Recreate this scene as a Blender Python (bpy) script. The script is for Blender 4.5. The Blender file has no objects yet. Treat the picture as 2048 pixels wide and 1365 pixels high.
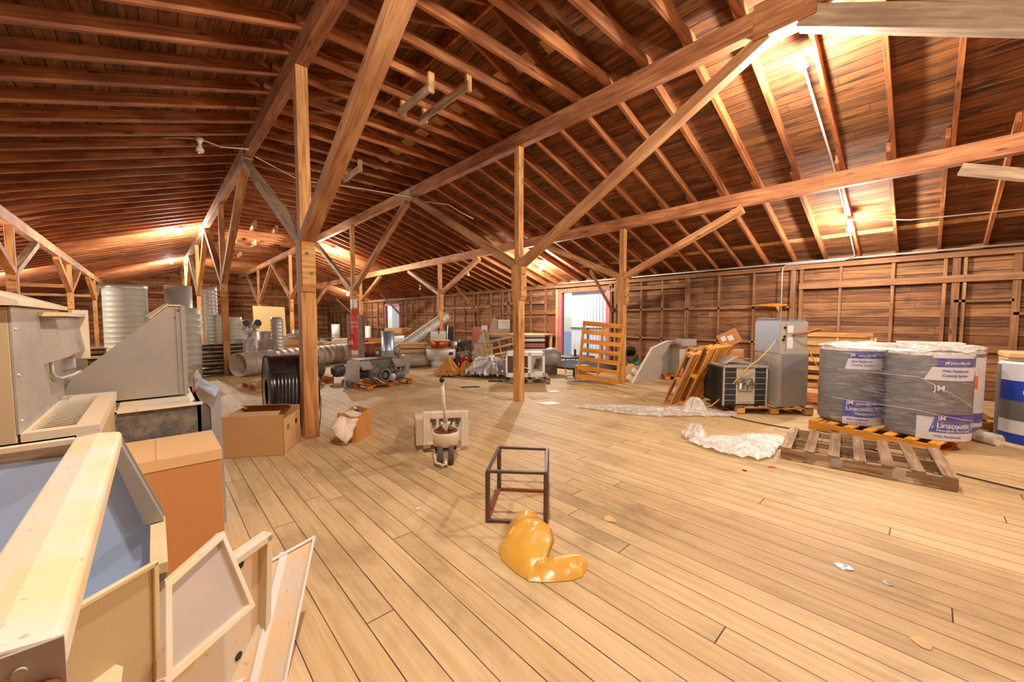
import bpy, math, random
from mathutils import Vector, Matrix, Euler
random.seed(7)
PI = math.pi
sc = bpy.context.scene
COL = sc.collection

# ------------------------------------------------------------------ camera
cam_d = bpy.data.cameras.new('camera')
cam = bpy.data.objects.new('camera', cam_d); COL.objects.link(cam)
cam_d.sensor_fit = 'HORIZONTAL'; cam_d.sensor_width = 36.0
cam_d.lens = 36.0 * 772.454 / 2048.0
cam_d.clip_start = 0.02; cam_d.clip_end = 300
fwd = Vector((0.6788, 0.7322, -0.0565)).normalized()
cam.location = (0, 0, 1.5)
cam.rotation_euler = fwd.to_track_quat('-Z', 'Y').to_euler()
sc.camera = cam

# ------------------------------------------------------------------ world, exposure
w = bpy.data.worlds.new('world'); sc.world = w; w.use_nodes = True
nt = w.node_tree; nt.nodes.clear()
sky = nt.nodes.new('ShaderNodeTexSky'); sky.sky_type = 'NISHITA'
sky.sun_disc = False; sky.sun_elevation = math.radians(40); sky.sun_rotation = math.radians(200)
bg = nt.nodes.new('ShaderNodeBackground'); bg.inputs[1].default_value = 0.16
wo = nt.nodes.new('ShaderNodeOutputWorld')
nt.links.new(sky.outputs[0], bg.inputs[0]); nt.links.new(bg.outputs[0], wo.inputs[0])
vs = sc.view_settings
vs.view_transform = 'Standard'; vs.look = 'None'; vs.gamma = 1.0; vs.use_curve_mapping = False
vs.exposure = 0.56
LAMP_W = 300.0
LAMP_COL = (1.0, 0.94, 0.86)

# ------------------------------------------------------------------ material helpers
MATS = {}
def lin(c):
    return tuple(((x/12.92) if x <= 0.04045 else ((x+0.055)/1.055)**2.4) for x in c)
def rgb(r, g, b): return lin((r/255.0, g/255.0, b/255.0)) + (1.0,)
class NT:
    def __init__(s, name):
        s.m = bpy.data.materials.new(name); s.m.use_nodes = True
        s.t = s.m.node_tree; s.t.nodes.clear()
        s.out = s.n('ShaderNodeOutputMaterial'); s.b = s.n('ShaderNodeBsdfPrincipled')
        s.l(s.b.outputs[0], s.out.inputs[0])
    def n(s, t, **k):
        x = s.t.nodes.new(t)
        for a, v in k.items(): setattr(x, a, v)
        return x
    def l(s, a, b): s.t.links.new(a, b)
    def mapping(s, scale=(1,1,1), rnd=0.0, src='Object'):
        tc = s.n('ShaderNodeTexCoord'); mp = s.n('ShaderNodeMapping'); mp.inputs['Scale'].default_value = scale
        s.l(tc.outputs[src], mp.inputs[0])
        if rnd:
            oi = s.n('ShaderNodeObjectInfo'); mu = s.n('ShaderNodeMath', operation='MULTIPLY'); mu.inputs[1].default_value = rnd
            cb = s.n('ShaderNodeCombineXYZ'); s.l(oi.outputs['Random'], mu.inputs[0])
            for i in range(3): s.l(mu.outputs[0], cb.inputs[i])
            s.l(cb.outputs[0], mp.inputs['Location'])
        return mp.outputs[0]
    def noise(s, vec, scale=5, detail=4, rough=0.6, dist=0.0):
        x = s.n('ShaderNodeTexNoise'); x.inputs['Scale'].default_value = scale; x.inputs['Detail'].default_value = detail
        x.inputs['Roughness'].default_value = rough; x.inputs['Distortion'].default_value = dist
        s.l(vec, x.inputs['Vector']); return x.outputs[0]
    def ramp(s, fac, *stops):
        x = s.n('ShaderNodeValToRGB'); e = x.color_ramp.elements
        while len(e) < len(stops): e.new(0.5)
        for i, (p, c) in enumerate(stops):
            e[i].position = p; e[i].color = c if hasattr(c, '__len__') else (c, c, c, 1)
        s.l(fac, x.inputs[0]); return x.outputs[0]
    def math(s, op, a, b=None, c=None):
        x = s.n('ShaderNodeMath', operation=op)
        for i, v in enumerate((a, b, c)):
            if v is None: continue
            if isinstance(v, (int, float)): x.inputs[i].default_value = v
            else: s.l(v, x.inputs[i])
        return x.outputs[0]
    def mix(s, fac, a, b, mode='MIX'):
        x = s.n('ShaderNodeMix', data_type='RGBA', blend_type=mode)
        for i, v in ((0, fac), (6, a), (7, b)):
            if isinstance(v, (int, float)): x.inputs[i].default_value = v
            elif isinstance(v, tuple): x.inputs[i].default_value = v
            else: s.l(v, x.inputs[i])
        return x.outputs[2]
    def bump(s, h, strength=0.3, dist=0.01):
        x = s.n('ShaderNodeBump'); x.inputs['Strength'].default_value = strength; x.inputs['Distance'].default_value = dist
        s.l(h, x.inputs['Height']); s.l(x.outputs[0], s.b.inputs['Normal'])
    def set(s, **k):
        for a, v in k.items():
            i = s.b.inputs[a.replace('_', ' ')]
            if isinstance(v, (int, float, tuple)): i.default_value = v
            else: s.l(v, i)
        return s.m

def wood(name, dark, mid, light, grain=14, rough=0.75, knots=True, rnd=40, var=0.35):
    s = NT(name)
    v = s.mapping((0.9, grain, grain), rnd)
    g = s.noise(v, 1.6, 6, 0.62, 0.6)
    col = s.ramp(g, (0.30, dark), (0.50, mid), (0.72, light))
    v2 = s.mapping((1.2, 2.5, 2.5), rnd)
    pt = s.noise(v2, 1.3, 3, 0.5)
    col = s.mix(s.ramp(pt, (0.42, 0.0), (0.62, 0.55)), col, dark)
    if knots:
        vo = s.n('ShaderNodeTexVoronoi'); vo.inputs['Scale'].default_value = 1.0
        s.l(s.mapping((1.6, 6, 6), rnd), vo.inputs['Vector'])
        kn = s.ramp(vo.outputs['Distance'], (0.05, 0.8), (0.13, 0.0))
        col = s.mix(kn, col, tuple(x*0.35 for x in dark[:3]) + (1,))
    oi = s.n('ShaderNodeObjectInfo')
    k = s.math('MULTIPLY_ADD', oi.outputs['Random'], var, 1.0 - var*0.5)
    hs = s.n('ShaderNodeHueSaturation'); s.l(k, hs.inputs['Value']); s.l(col, hs.inputs['Color'])
    s.bump(g, 0.25, 0.006)
    return s.set(Base_Color=hs.outputs[0], Roughness=rough)

def boards(name, cols, wdt, axis_across, axis_along, length=3.2, gap=0.022, stain=None, rough=0.7, gapcol=(0.01,0.006,0.003,1), bumpy=0.35, stain_s=(0.25,1.6), gapvar=True, butt=0.0012, tonew=0.4):
    """planks laid along one axis with their own tone, joints, grain and stains"""
    s = NT(name)
    tc = s.n('ShaderNodeTexCoord'); sp = s.n('ShaderNodeSeparateXYZ'); s.l(tc.outputs['Object'], sp.inputs[0])
    A = sp.outputs[axis_across]; L = sp.outputs[axis_along]
    a = s.math('DIVIDE', A, wdt); idx = s.math('FLOOR', a); fr = s.math('FRACT', a)
    wn = s.n('ShaderNodeTexWhiteNoise', noise_dimensions='1D'); s.l(idx, wn.inputs['W'])
    off = s.math('MULTIPLY', wn.outputs['Value'], 17.3)
    l = s.math('ADD', s.math('DIVIDE', L, length), off); li = s.math('FLOOR', l); lf = s.math('FRACT', l)
    cb = s.n('ShaderNodeCombineXYZ'); s.l(idx, cb.inputs[0]); s.l(li, cb.inputs[1])
    wn2 = s.n('ShaderNodeTexWhiteNoise', noise_dimensions='2D'); s.l(cb.outputs[0], wn2.inputs['Vector'])
    tone = wn2.outputs['Value']
    gv = s.n('ShaderNodeCombineXYZ')
    s.l(s.math('ADD', s.math('MULTIPLY', A, 26.0), s.math('MULTIPLY', tone, 50.0)), gv.inputs[0])
    s.l(s.math('MULTIPLY', L, 1.5), gv.inputs[1])
    g = s.noise(gv.outputs[0], 1.0, 6, 0.6, 0.7)
    sel = s.math('ADD', s.math('MULTIPLY', g, 1.0-tonew), s.math('MULTIPLY', tone, tonew))
    n = len(cols)
    col = s.ramp(sel, *[(0.28 + 0.44*i/(n-1), c) for i, c in enumerate(cols)])
    if stain:
        sv = s.n('ShaderNodeCombineXYZ')
        s.l(s.math('MULTIPLY', L, stain_s[0]*4), sv.inputs[0]); s.l(s.math('ADD', s.math('MULTIPLY', A, stain_s[1]*4), s.math('MULTIPLY', tone, 1.2)), sv.inputs[1])
        st = s.noise(sv.outputs[0], 1.0, 5, 0.65, 0.4)
        col = s.mix(s.ramp(st, (0.50, 0.0), (0.66, stain[1])), col, stain[0])
    # gaps between planks and butt joints
    wob = s.noise(s.mapping((1.5, 1.5, 1.5)), 1.0, 3, 0.5)
    gw = s.math('MULTIPLY', wob, gap*2.2) if gapvar else gap
    m1 = s.math('LESS_THAN', fr, gw)
    m2 = s.math('LESS_THAN', lf, butt)
    mk = s.math('MAXIMUM', m1, m2)
    col = s.mix(mk, col, gapcol)
    h = s.math('SUBTRACT', s.math('MULTIPLY', g, 0.3), mk)
    s.bump(h, bumpy, 0.006)
    return s.set(Base_Color=col, Roughness=rough), s

def plain(name, col, rough=0.6, metal=0.0, dust=None, dust_amt=0.4, bump=0.0, scale=6, var=0.15, spec=0.5):
    s = NT(name)
    v = s.mapping((1,1,1), 13)
    n1 = s.noise(v, scale, 5, 0.6)
    c2 = tuple(x*(1-var) for x in col[:3]) + (1,)
    c = s.mix(n1, col, c2)
    if dust:
        n2 = s.noise(v, scale*0.6, 4, 0.6)
        c = s.mix(s.ramp(n2, (0.42, 0.0), (0.62, dust_amt)), c, dust)
    if bump: s.bump(s.noise(v, scale*4, 3, 0.5), bump, 0.01)
    return s.set(Base_Color=c, Roughness=rough, Metallic=metal, Specular_IOR_Level=spec)

def galv(name, col, rough=0.35, dust=None, amt=0.5, metal=0.85):
    s = NT(name); v = s.mapping((1,1,1), 9)
    vo = s.n('ShaderNodeTexVoronoi'); vo.inputs['Scale'].default_value = 45; s.l(v, vo.inputs['Vector'])
    c = s.mix(s.math('MULTIPLY', vo.outputs['Color'], 0.35), col, tuple(x*0.6 for x in col[:3])+(1,))
    if dust: c = s.mix(s.ramp(s.noise(v, 4, 5, 0.6), (0.38, 0.1), (0.62, amt)), c, dust)
    r = s.math('MULTIPLY_ADD', s.noise(v, 6, 3), 0.25, rough-0.1)
    return s.set(Base_Color=c, Roughness=r, Metallic=metal)

def film(name, col, alpha=0.45, rough=0.15, bump=0.6, scale=9):
    s = NT(name); v = s.mapping((1,1,1), 5)
    n = s.noise(v, scale, 5, 0.6, 1.5)
    s.bump(n, bump, 0.03)
    a = s.ramp(n, (0.35, alpha*0.6), (0.65, min(1, alpha*1.5)))
    return s.set(Base_Color=col, Roughness=rough, Alpha=a, Specular_IOR_Level=0.8)

def glow(name, col, strength):
    s = NT(name)
    return s.set(Base_Color=col, Emission_Color=col, Emission_Strength=strength)

M = {}
M['post'] = wood('post_wood', rgb(150,88,42), rgb(205,148,84), rgb(226,178,114), var=0.2)
M['brace'] = wood('brace_wood', rgb(140,84,44), rgb(192,136,84), rgb(214,170,118), var=0.25)
M['oldpost'] = wood('weathered_wood', rgb(128,100,74), rgb(176,146,112), rgb(208,184,150), var=0.3)
M['girder'] = wood('girder_wood', rgb(120,66,34), rgb(176,112,64), rgb(206,148,96), var=0.25)
M['rafter'] = wood('rafter_wood', rgb(112,58,26), rgb(166,98,50), rgb(196,130,74), var=0.45)
M['tie'] = wood('tie_wood', rgb(120,62,28), rgb(172,104,54), rgb(202,140,80), var=0.45)
M['stud'] = wood('stud_wood', rgb(104,66,38), rgb(146,100,62), rgb(170,126,84), var=0.35)
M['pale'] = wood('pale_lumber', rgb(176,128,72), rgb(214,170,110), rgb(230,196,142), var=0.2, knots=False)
M['pallet'] = wood('pallet_wood', rgb(150,96,44), rgb(204,148,78), rgb(226,180,110), var=0.3)
M['yellowpallet'] = wood('yellow_pallet_wood', rgb(184,112,24), rgb(222,154,48), rgb(234,176,78), var=0.15)
M['orangepallet'] = wood('orange_pallet_wood', rgb(156,80,30), rgb(206,120,54), rgb(222,148,84), var=0.15)
M['greypallet'] = wood('grey_pallet_wood', rgb(108,82,56), rgb(160,130,98), rgb(196,170,136), var=0.2)
M['osb'] = plain('particle_board', rgb(222,188,128), 0.8, scale=40, var=0.25)
M['floor'], fs = boards('floor_planks', (rgb(178,146,98), rgb(198,166,116), rgb(208,178,130), rgb(216,188,142)), 0.142, 0, 1, 3.4,
                    gap=0.03, tonew=0.15, stain=(rgb(140,114,78), 0.6), rough=0.62, stain_s=(0.22,0.30), butt=0.0018, gapcol=rgb(62,40,22))
M['roof'], _ = boards('roof_sheathing', (rgb(84,50,24), rgb(112,68,32), rgb(138,86,42), rgb(158,104,54)), 0.15, 0, 1, 3.6,
                    gap=0.05, tonew=0.22, stain=(rgb(34,22,16), 0.85), rough=0.85, stain_s=(0.35,2.6), gapcol=(0.004,0.002,0.001,1))
M['wallb'], _ = boards('wall_boards', (rgb(84,52,30), rgb(118,76,44), rgb(142,96,58), rgb(164,118,72)), 0.17, 2, 1, 3.6,
                    gap=0.06, tonew=0.3, stain=(rgb(58,36,24), 0.75), rough=0.85, stain_s=(0.3,1.6), gapcol=(0.01,0.006,0.004,1))
M['wallbx'], _ = boards('end_wall_boards', (rgb(98,56,30), rgb(140,84,44), rgb(170,108,58), rgb(186,124,70)), 0.17, 2, 0, 3.6,
                    gap=0.06, stain=(rgb(60,36,24), 0.7), rough=0.85, stain_s=(0.2,1.2), gapcol=(0.01,0.006,0.004,1))
TAN = rgb(206,178,138)
M['galv'] = galv('galvanised_steel', rgb(214,216,214), 0.36, rgb(214,206,190), 0.4, 0.35)
M['galvdust'] = galv('dusty_galvanised_steel', rgb(176,172,166), 0.5, rgb(196,182,160), 0.75, 0.35)
M['galvblue'] = galv('bluish_galvanised_steel', rgb(178,190,204), 0.35, None, 0, 0.7)
M['galvwhite'] = galv('pale_green_grey_steel', rgb(214,220,210), 0.5, rgb(226,224,210), 0.4, 0.1)
M['sheetgrey'] = plain('grey_sheet_steel', rgb(158,156,150), 0.5, 0.35, TAN, 0.25, scale=3)
M['greydark'] = plain('dark_grey_sheet_steel', rgb(98,98,98), 0.5, 0.35, TAN, 0.15, scale=8)
M['ductliner'] = plain('dark_duct_liner', rgb(92,88,84), 0.95, 0, TAN, 0.2, scale=30, bump=0.4)
M['darkpipe'] = plain('dark_steel_pipe', rgb(92,88,84), 0.38, 0.7, TAN, 0.3, scale=5)
M['ductdusty'] = plain('dusty_spiral_duct', rgb(196,190,182), 0.5, 0.2, TAN, 0.5, scale=4)
M['beige'] = plain('beige_enamel', rgb(216,194,150), 0.5, 0, rgb(232,208,160), 0.6, scale=5)
s_ = NT('dusty_cream_steel'); v_ = s_.mapping((1,1,1), 13)
c_ = s_.mix(s_.ramp(s_.noise(v_, 5, 5, 0.6), (0.38,0.0),(0.62,1.0)), rgb(214,204,186), rgb(226,198,152))
c_ = s_.mix(s_.ramp(s_.noise(v_, 38, 3, 0.6), (0.66,0.0),(0.74,0.6)), c_, rgb(140,100,58))
s_.bump(s_.noise(v_, 20, 3, 0.5), 0.12, 0.01)
M['beigedust'] = s_.set(Base_Color=c_, Roughness=0.6)
M['tan'] = plain('tan_enamel', rgb(198,176,134), 0.5, 0, None, scale=5, var=0.06)
M['liner'] = plain('blue_grey_foil_liner', rgb(196,220,250), 0.35, 0.0, None, scale=1.6, var=0.25)
M['panelgrey'] = plain('brushed_grey_panel', rgb(198,184,168), 0.45, 0.15, rgb(176,164,156), 0.6, scale=3)
M['card'] = plain('cardboard', rgb(208,162,106), 0.85, 0, rgb(194,146,92), 0.4, scale=3)
M['cardorange'] = plain('orange_brown_cardboard', rgb(200,138,82), 0.85, 0, None, scale=6, var=0.08)
M['cardpale'] = plain('pale_cardboard', rgb(224,182,128), 0.85, 0, None, scale=4, var=0.08)
M['kraft'] = plain('kraft_paper', rgb(208,146,76), 0.9, 0, rgb(196,130,60), 0.5, scale=8, bump=0.15)
M['cloth'] = plain('cream_cotton_cloth', rgb(238,220,196), 0.95, scale=6, var=0.06, bump=0.2)
M['blackplastic'] = plain('black_poly_pipe', rgb(24,22,22), 0.22, 0, rgb(120,104,88), 0.18, scale=3)
M['black'] = plain('black_paint', rgb(26,24,24), 0.5)
M['rubber'] = plain('grey_rubber', rgb(92,84,78), 0.7)
M['angle'] = plain('mill_steel_angle', rgb(88,84,82), 0.45, 0.5, rgb(150,80,44), 0.35, scale=10)
M['rustangle'] = plain('rusty_steel_angle', rgb(156,86,48), 0.7, 0.3, rgb(110,70,50), 0.4, scale=14)
M['rust'] = plain('rusty_oily_steel', rgb(132,82,42), 0.4, 0.3, rgb(74,46,26), 0.8, scale=20)
M['jack'] = plain('worn_cream_paint', rgb(240,232,212), 0.5, 0, rgb(208,180,134), 0.5, scale=9)
M['jackdust'] = plain('dusty_fork_steel', rgb(222,204,170), 0.75, 0, rgb(206,176,132), 0.6, scale=7)
M['yfilm'] = None
M['white'] = plain('white_paint', rgb(240,238,232), 0.5)
M['red'] = plain('red_paint', rgb(206,40,40), 0.45)
M['redpipe'] = plain('red_painted_pillar', rgb(222,52,56), 0.5)
M['pinkred'] = plain('faded_red_paint', rgb(196,110,110), 0.6)
M['blue'] = plain('blue_label_print', rgb(32,64,170), 0.45, var=0.03)
M['indigo'] = plain('indigo_label_print', rgb(72,64,160), 0.45, var=0.03)
M['labelgrey'] = plain('grey_white_label_print', rgb(216,218,222), 0.5, var=0.03)
M['rollgrey'] = plain('grey_duct_liner_roll', rgb(116,112,110), 0.6, scale=10, var=0.2)
M['orangelabel'] = plain('orange_sticker', rgb(240,110,40), 0.5)
M['copper'] = plain('copper_wire', rgb(176,84,44), 0.35, 0.8)
M['motor'] = plain('greasy_brown_motor', rgb(98,88,76), 0.7, 0.2, rgb(150,130,104), 0.6, scale=10)
M['motorb'] = plain('grey_blue_motor', rgb(92,98,104), 0.5, 0.3, rgb(140,122,98), 0.4, scale=10)
M['fin'] = plain('dark_condenser_fins', rgb(62,66,68), 0.5, 0.5, scale=20)
M['acgrey'] = plain('grey_unit_enamel', rgb(172,170,158), 0.55, 0, TAN, 0.35, scale=4)
M['coil'] = plain('brown_coil', rgb(96,76,62), 0.6, 0.3, scale=30)
M['foil'] = NT('crumpled_foil'); _v = M['foil'].mapping((1,1,1), 5)
M['foil'].bump(M['foil'].noise(_v, 14, 4, 0.6, 1.0), 0.9, 0.05); M['foil'] = M['foil'].set(Base_Color=rgb(232,230,228), Metallic=0.6, Roughness=0.25)
M['insul'] = plain('amber_fibreglass', rgb(206,142,62), 0.95, 0, rgb(180,112,44), 0.6, scale=20, bump=0.8)
M['yellowcord'] = plain('yellow_cord', rgb(226,190,90), 0.5)
M['cyan'] = plain('turquoise_plastic', rgb(20,170,190), 0.35)
M['pvc'] = plain('white_cable_sheath', rgb(226,214,196), 0.6)
M['redbrown'] = plain('red_brown_board', rgb(140,70,52), 0.7)
M['stoneg'] = plain('stone_grey_plastic_cover', rgb(190,176,150), 0.8, scale=12, bump=0.3)
M['green'] = plain('green_hose', rgb(60,170,100), 0.5)
M['greytank'] = plain('grey_tank', rgb(164,156,146), 0.5, 0.1)
s_ = NT('clear_shrink_wrap'); v_ = s_.mapping((1.2,1.2,7)); n_ = s_.noise(v_, 3.5, 5, 0.65, 1.2); s_.bump(n_, 0.5, 0.03)
M['shrink'] = s_.set(Base_Color=rgb(240,240,244), Roughness=0.12, Alpha=s_.ramp(n_, (0.45,0.06),(0.62,0.2),(0.74,0.6)), Specular_IOR_Level=1.0)  # denser white streaks put highlights into the film's alpha
M['sheetfilm'] = film('clear_plastic_sheet', rgb(240,232,222), 0.55, 0.15, 0.5, 10)
M['whitefilm'] = film('crumpled_white_plastic', rgb(246,238,226), 0.85, 0.3, 0.5, 12)
s_ = NT('yellow_translucent_plastic'); v_ = s_.mapping((1,1,1)); s_.bump(s_.noise(v_, 7, 4, 0.5, 0.8), 0.35, 0.02)
M['yfilm'] = s_.set(Base_Color=rgb(232,176,72), Roughness=0.28, Alpha=0.86)
s_ = NT('white_corrugated_panel'); M['corr'] = s_.set(Base_Color=rgb(236,238,238), Roughness=0.45)
tr = s_.n('ShaderNodeBsdfTranslucent'); tr.inputs[0].default_value = (0.8,0.84,0.9,1); mx = s_.n('ShaderNodeMixShader'); mx.inputs[0].default_value = 0.45
s_.l(s_.b.outputs[0], mx.inputs[1]); s_.l(tr.outputs[0], mx.inputs[2]); s_.l(mx.outputs[0], s_.out.inputs[0])
M['bulb'] = glow('lit_bulb_glass', (1.0, 0.86, 0.66, 1), 90.0)
M['bulboff'] = plain('unlit_white_bulb', rgb(238,230,216), 0.3)
M['ground'] = plain('bright_gravel', rgb(200,196,188), 0.9)
M['clear'] = NT('clear_bottle_plastic').set(Base_Color=(0.95,0.97,1,1), Roughness=0.05, Transmission_Weight=0.9, IOR=1.3)

# ------------------------------------------------------------------ mesh helpers
class MB:
    def __init__(s): s.v = []; s.f = []; s.sm = []
    def add(s, verts, faces, smooth=False, mat=None):
        o = len(s.v)
        s.v += [(mat @ Vector(p)) if mat is not None else Vector(p) for p in verts]
        s.f += [tuple(i+o for i in f) for f in faces]; s.sm += [smooth]*len(faces); return s
    def box(s, c, d, rot=None):
        x, y, z = (k/2 for k in d)
        vs_ = [(i*x, j*y, k*z) for i in (-1,1) for j in (-1,1) for k in (-1,1)]
        m = Matrix.Translation(c)
        if rot is not None: m = m @ (rot if isinstance(rot, Matrix) else Euler(rot).to_matrix().to_4x4())
        return s.add(vs_, [(0,1,3,2),(4,6,7,5),(0,4,5,1),(2,3,7,6),(0,2,6,4),(1,5,7,3)], False, m)
    def bx(s, x0, x1, y0, y1, z0, z1):
        return s.box(((x0+x1)/2,(y0+y1)/2,(z0+z1)/2), (x1-x0,y1-y0,z1-z0))
    def beam(s, p, q, w_, h_, up=(0,0,1)):
        p = Vector(p); q = Vector(q); d = q-p; L = d.length; X = d.normalized(); U = Vector(up)
        Y = U.cross(X)
        if Y.length < 1e-4: Y = Vector((0,1,0)).cross(X)
        Y.normalize(); Z = X.cross(Y)
        m = Matrix((X, Y, Z)).transposed().to_4x4(); m.translation = (p+q)/2
        return s.box((0,0,0), (L, w_, h_), None) if False else s._bm(L, w_, h_, m)
    def _bm(s, L, w_, h_, m):
        x, y, z = L/2, w_/2, h_/2
        vs_ = [(i*x, j*y, k*z) for i in (-1,1) for j in (-1,1) for k in (-1,1)]
        return s.add(vs_, [(0,1,3,2),(4,6,7,5),(0,4,5,1),(2,3,7,6),(0,2,6,4),(1,5,7,3)], False, m)
    def lathe(s, prof, seg=28, m=None, smooth=True, a0=0, a1=2*PI):
        """prof: list of (r, z); revolved about local Z"""
        n = len(prof); full = abs(a1-a0-2*PI) < 1e-6; k = seg if full else seg+1
        vs_ = [(r*math.cos(a0+(a1-a0)*i/seg), r*math.sin(a0+(a1-a0)*i/seg), z) for i in range(k) for r, z in prof]
        fs_ = []
        for i in range(seg):
            j = (i+1) % k
            for t in range(n-1): fs_.append((i*n+t, j*n+t, j*n+t+1, i*n+t+1))
        return s.add(vs_, fs_, smooth, m)
    def cyl(s, p, q, r, seg=20, caps=True, r2=None, smooth=True):
        p = Vector(p); q = Vector(q); d = q-p; L = d.length; m = d.to_track_quat('Z','Y').to_matrix().to_4x4(); m.translation = p
        r2 = r if r2 is None else r2
        s.lathe([(r,0),(r2,L)], seg, m, smooth)
        if caps:
            for rr, z in ((r,0),(r2,L)):
                vs_ = [(rr*math.cos(2*PI*i/seg), rr*math.sin(2*PI*i/seg), z) for i in range(seg)]
                s.add(vs_, [tuple(range(seg)) if z else tuple(reversed(range(seg)))], False, m)
        return s
    def tube(s, pts, r, seg=8, caps=True):
        pts = [Vector(p) for p in pts]; n = len(pts); rs = r if hasattr(r, '__len__') else [r]*n
        prev = None; vs_ = []
        for i, p in enumerate(pts):
            t = (pts[min(i+1,n-1)]-pts[max(i-1,0)]).normalized()
            if prev is None: u = t.orthogonal().normalized()
            else:
                u = prev - t*prev.dot(t); u = u.normalized() if u.length > 1e-6 else t.orthogonal().normalized()
            prev = u; v = t.cross(u)
            vs_ += [p + u*rs[i]*math.cos(2*PI*k/seg) + v*rs[i]*math.sin(2*PI*k/seg) for k in range(seg)]
        fs_ = [(i*seg+k, i*seg+(k+1)%seg, (i+1)*seg+(k+1)%seg, (i+1)*seg+k) for i in range(n-1) for k in range(seg)]
        if caps: fs_ += [tuple(reversed(range(seg))), tuple((n-1)*seg+k for k in range(seg))]
        return s.add(vs_, fs_, True)
    def prism(s, poly, vec):
        """planar polygon (3D points) extruded by vec"""
        n = len(poly); v = Vector(vec); P_ = [Vector(p) for p in poly]
        return s.add(P_ + [p+v for p in P_], [tuple(range(n)), tuple(reversed(range(n, 2*n)))] + [(i, i+n, (i+1)%n+n, (i+1)%n) for i in range(n)])
    def grid(s, fn, nu, nv, smooth=True, closed_u=False):
        vs_ = [fn(i/(nu if closed_u else nu-1), j/(nv-1)) for i in range(nu) for j in range(nv)]
        fs_ = [(i*nv+j, ((i+1)%nu)*nv+j, ((i+1)%nu)*nv+j+1, i*nv+j+1) for i in range(nu if closed_u else nu-1) for j in range(nv-1)]
        return s.add(vs_, fs_, smooth)
    def ball(s, c, r, seg=14, sz=1.0):
        prof = [(max(1e-4, r*math.sin(PI*i/10)), -r*sz*math.cos(PI*i/10)) for i in range(11)]
        return s.lathe(prof, seg, Matrix.Translation(c))
    def mesh(s, name):
        me = bpy.data.meshes.new(name); me.from_pydata([tuple(p) for p in s.v], [], s.f)
        me.polygons.foreach_set('use_smooth', s.sm); me.update(); return me
    def build(s, name, mat, parent=None, label=None, bevel=0, solid=0):
        o = bpy.data.objects.new(name, s.mesh(name)); COL.objects.link(o)
        o.data.materials.append(M[mat] if isinstance(mat, str) else mat)
        if parent is not None: o.parent = parent
        if label: o['label'] = label
        if solid:
            md = o.modifiers.new('solid', 'SOLIDIFY'); md.thickness = solid; md.offset = 0
        if bevel:
            md = o.modifiers.new('bevel', 'BEVEL'); md.width = bevel; md.segments = 2; md.limit_method = 'ANGLE'
        return o

def thing(name, label, cat, loc=(0,0,0), rotz=0, group=None, rot=None):
    o = bpy.data.objects.new(name, None); COL.objects.link(o); o.empty_display_size = 0.1
    o.location = loc; o.rotation_euler = rot if rot else (0,0,rotz)
    return tag(o, label, cat, group)
def tag(o, label, cat, group=None, kind=None):
    if label: o['label'] = label
    if cat: o['category'] = cat
    if group: o['group'] = group
    if kind: o['kind'] = kind
    return o
def place(o, loc, rotz=0): o.location = loc; o.rotation_euler = (0,0,rotz); return o
def struct(o): o['kind'] = 'structure'; return o
def dup(root, loc=None, rotz=None, label=None, group=None):
    r = root.copy(); COL.objects.link(r)
    if loc is not None: r.location = loc
    if rotz is not None: r.rotation_euler = (0,0,rotz)
    if label: r['label'] = label
    if group: r['group'] = group
    for ch in list(root.children):
        c = ch.copy(); COL.objects.link(c); c.parent = r
        for g in list(ch.children):
            d = g.copy(); COL.objects.link(d); d.parent = c
    return r
def beam_mesh(L, w_, h_, name='beam', bev=0.004):
    b = MB().box((L/2,0,0), (L,w_,h_)); return b.mesh(name)
def frame(p, q, up=(0,0,1)):
    p = Vector(p); q = Vector(q); X = (q-p).normalized(); Y = Vector(up).cross(X)
    if Y.length < 1e-4: Y = Vector((0,1,0)).cross(X)
    Y.normalize(); Z = X.cross(Y); m = Matrix((X,Y,Z)).transposed().to_4x4(); m.translation = p; return m
def timber(name, p, q, w_, h_, mat, label=None, cat=None, group=None, parent=None, up=(0,0,1), bevel=0.005):
    """a stick of lumber whose own X axis runs along its grain"""
    L = (Vector(q)-Vector(p)).length
    o = bpy.data.objects.new(name, beam_mesh(L, w_, h_, name)); COL.objects.link(o); o.data.materials.append(M[mat])
    m = frame(p, q, up)
    if parent is not None: o.parent = parent
    o.matrix_local = m
    if bevel:
        md = o.modifiers.new('bevel', 'BEVEL'); md.width = bevel; md.segments = 1
    return tag(o, label, cat, group)

# ------------------------------------------------------------------ building shell
YN, YF = -3.6, 35.9            # near gable, far gable
XL, XR, XM = -5.0, 11.1, 3.15  # eaves walls and the ridge line
SL = 0.32                      # roof slope
def zr(x): return 4.78 - SL*(abs(x-XM) - 1.75)     # underside of the rafters
RD = 0.15                      # rafter depth

fl = MB().bx(XL-0.2, XR+0.15, YN-0.2, YF+0.2, -0.12, 0).build('floor', 'floor'); struct(fl)
gr = MB().bx(XR+0.2, XR+30, YN-12, YF+12, -0.3, -0.2).build('ground', 'ground'); struct(gr)
c_ = MB()
for sgn in (-1, 1):
    xe = XL-0.25 if sgn < 0 else XR+0.25
    a = (XM, zr(XM)+RD); b = (xe, zr(xe)+RD)
    poly = [(a[0],YN-0.2,a[1]), (b[0],YN-0.2,b[1]), (b[0],YN-0.2,b[1]+0.04), (a[0],YN-0.2,a[1]+0.04)]
    c_.prism(poly, (0,YF-YN+0.4,0))
ceil = c_.build('ceiling', 'roof'); struct(ceil)
rb = MB().bx(XM-0.02, XM+0.02, YN, YF, zr(XM)-0.06, zr(XM)+RD).build('ridge_board', 'rafter', ceil)

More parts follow.
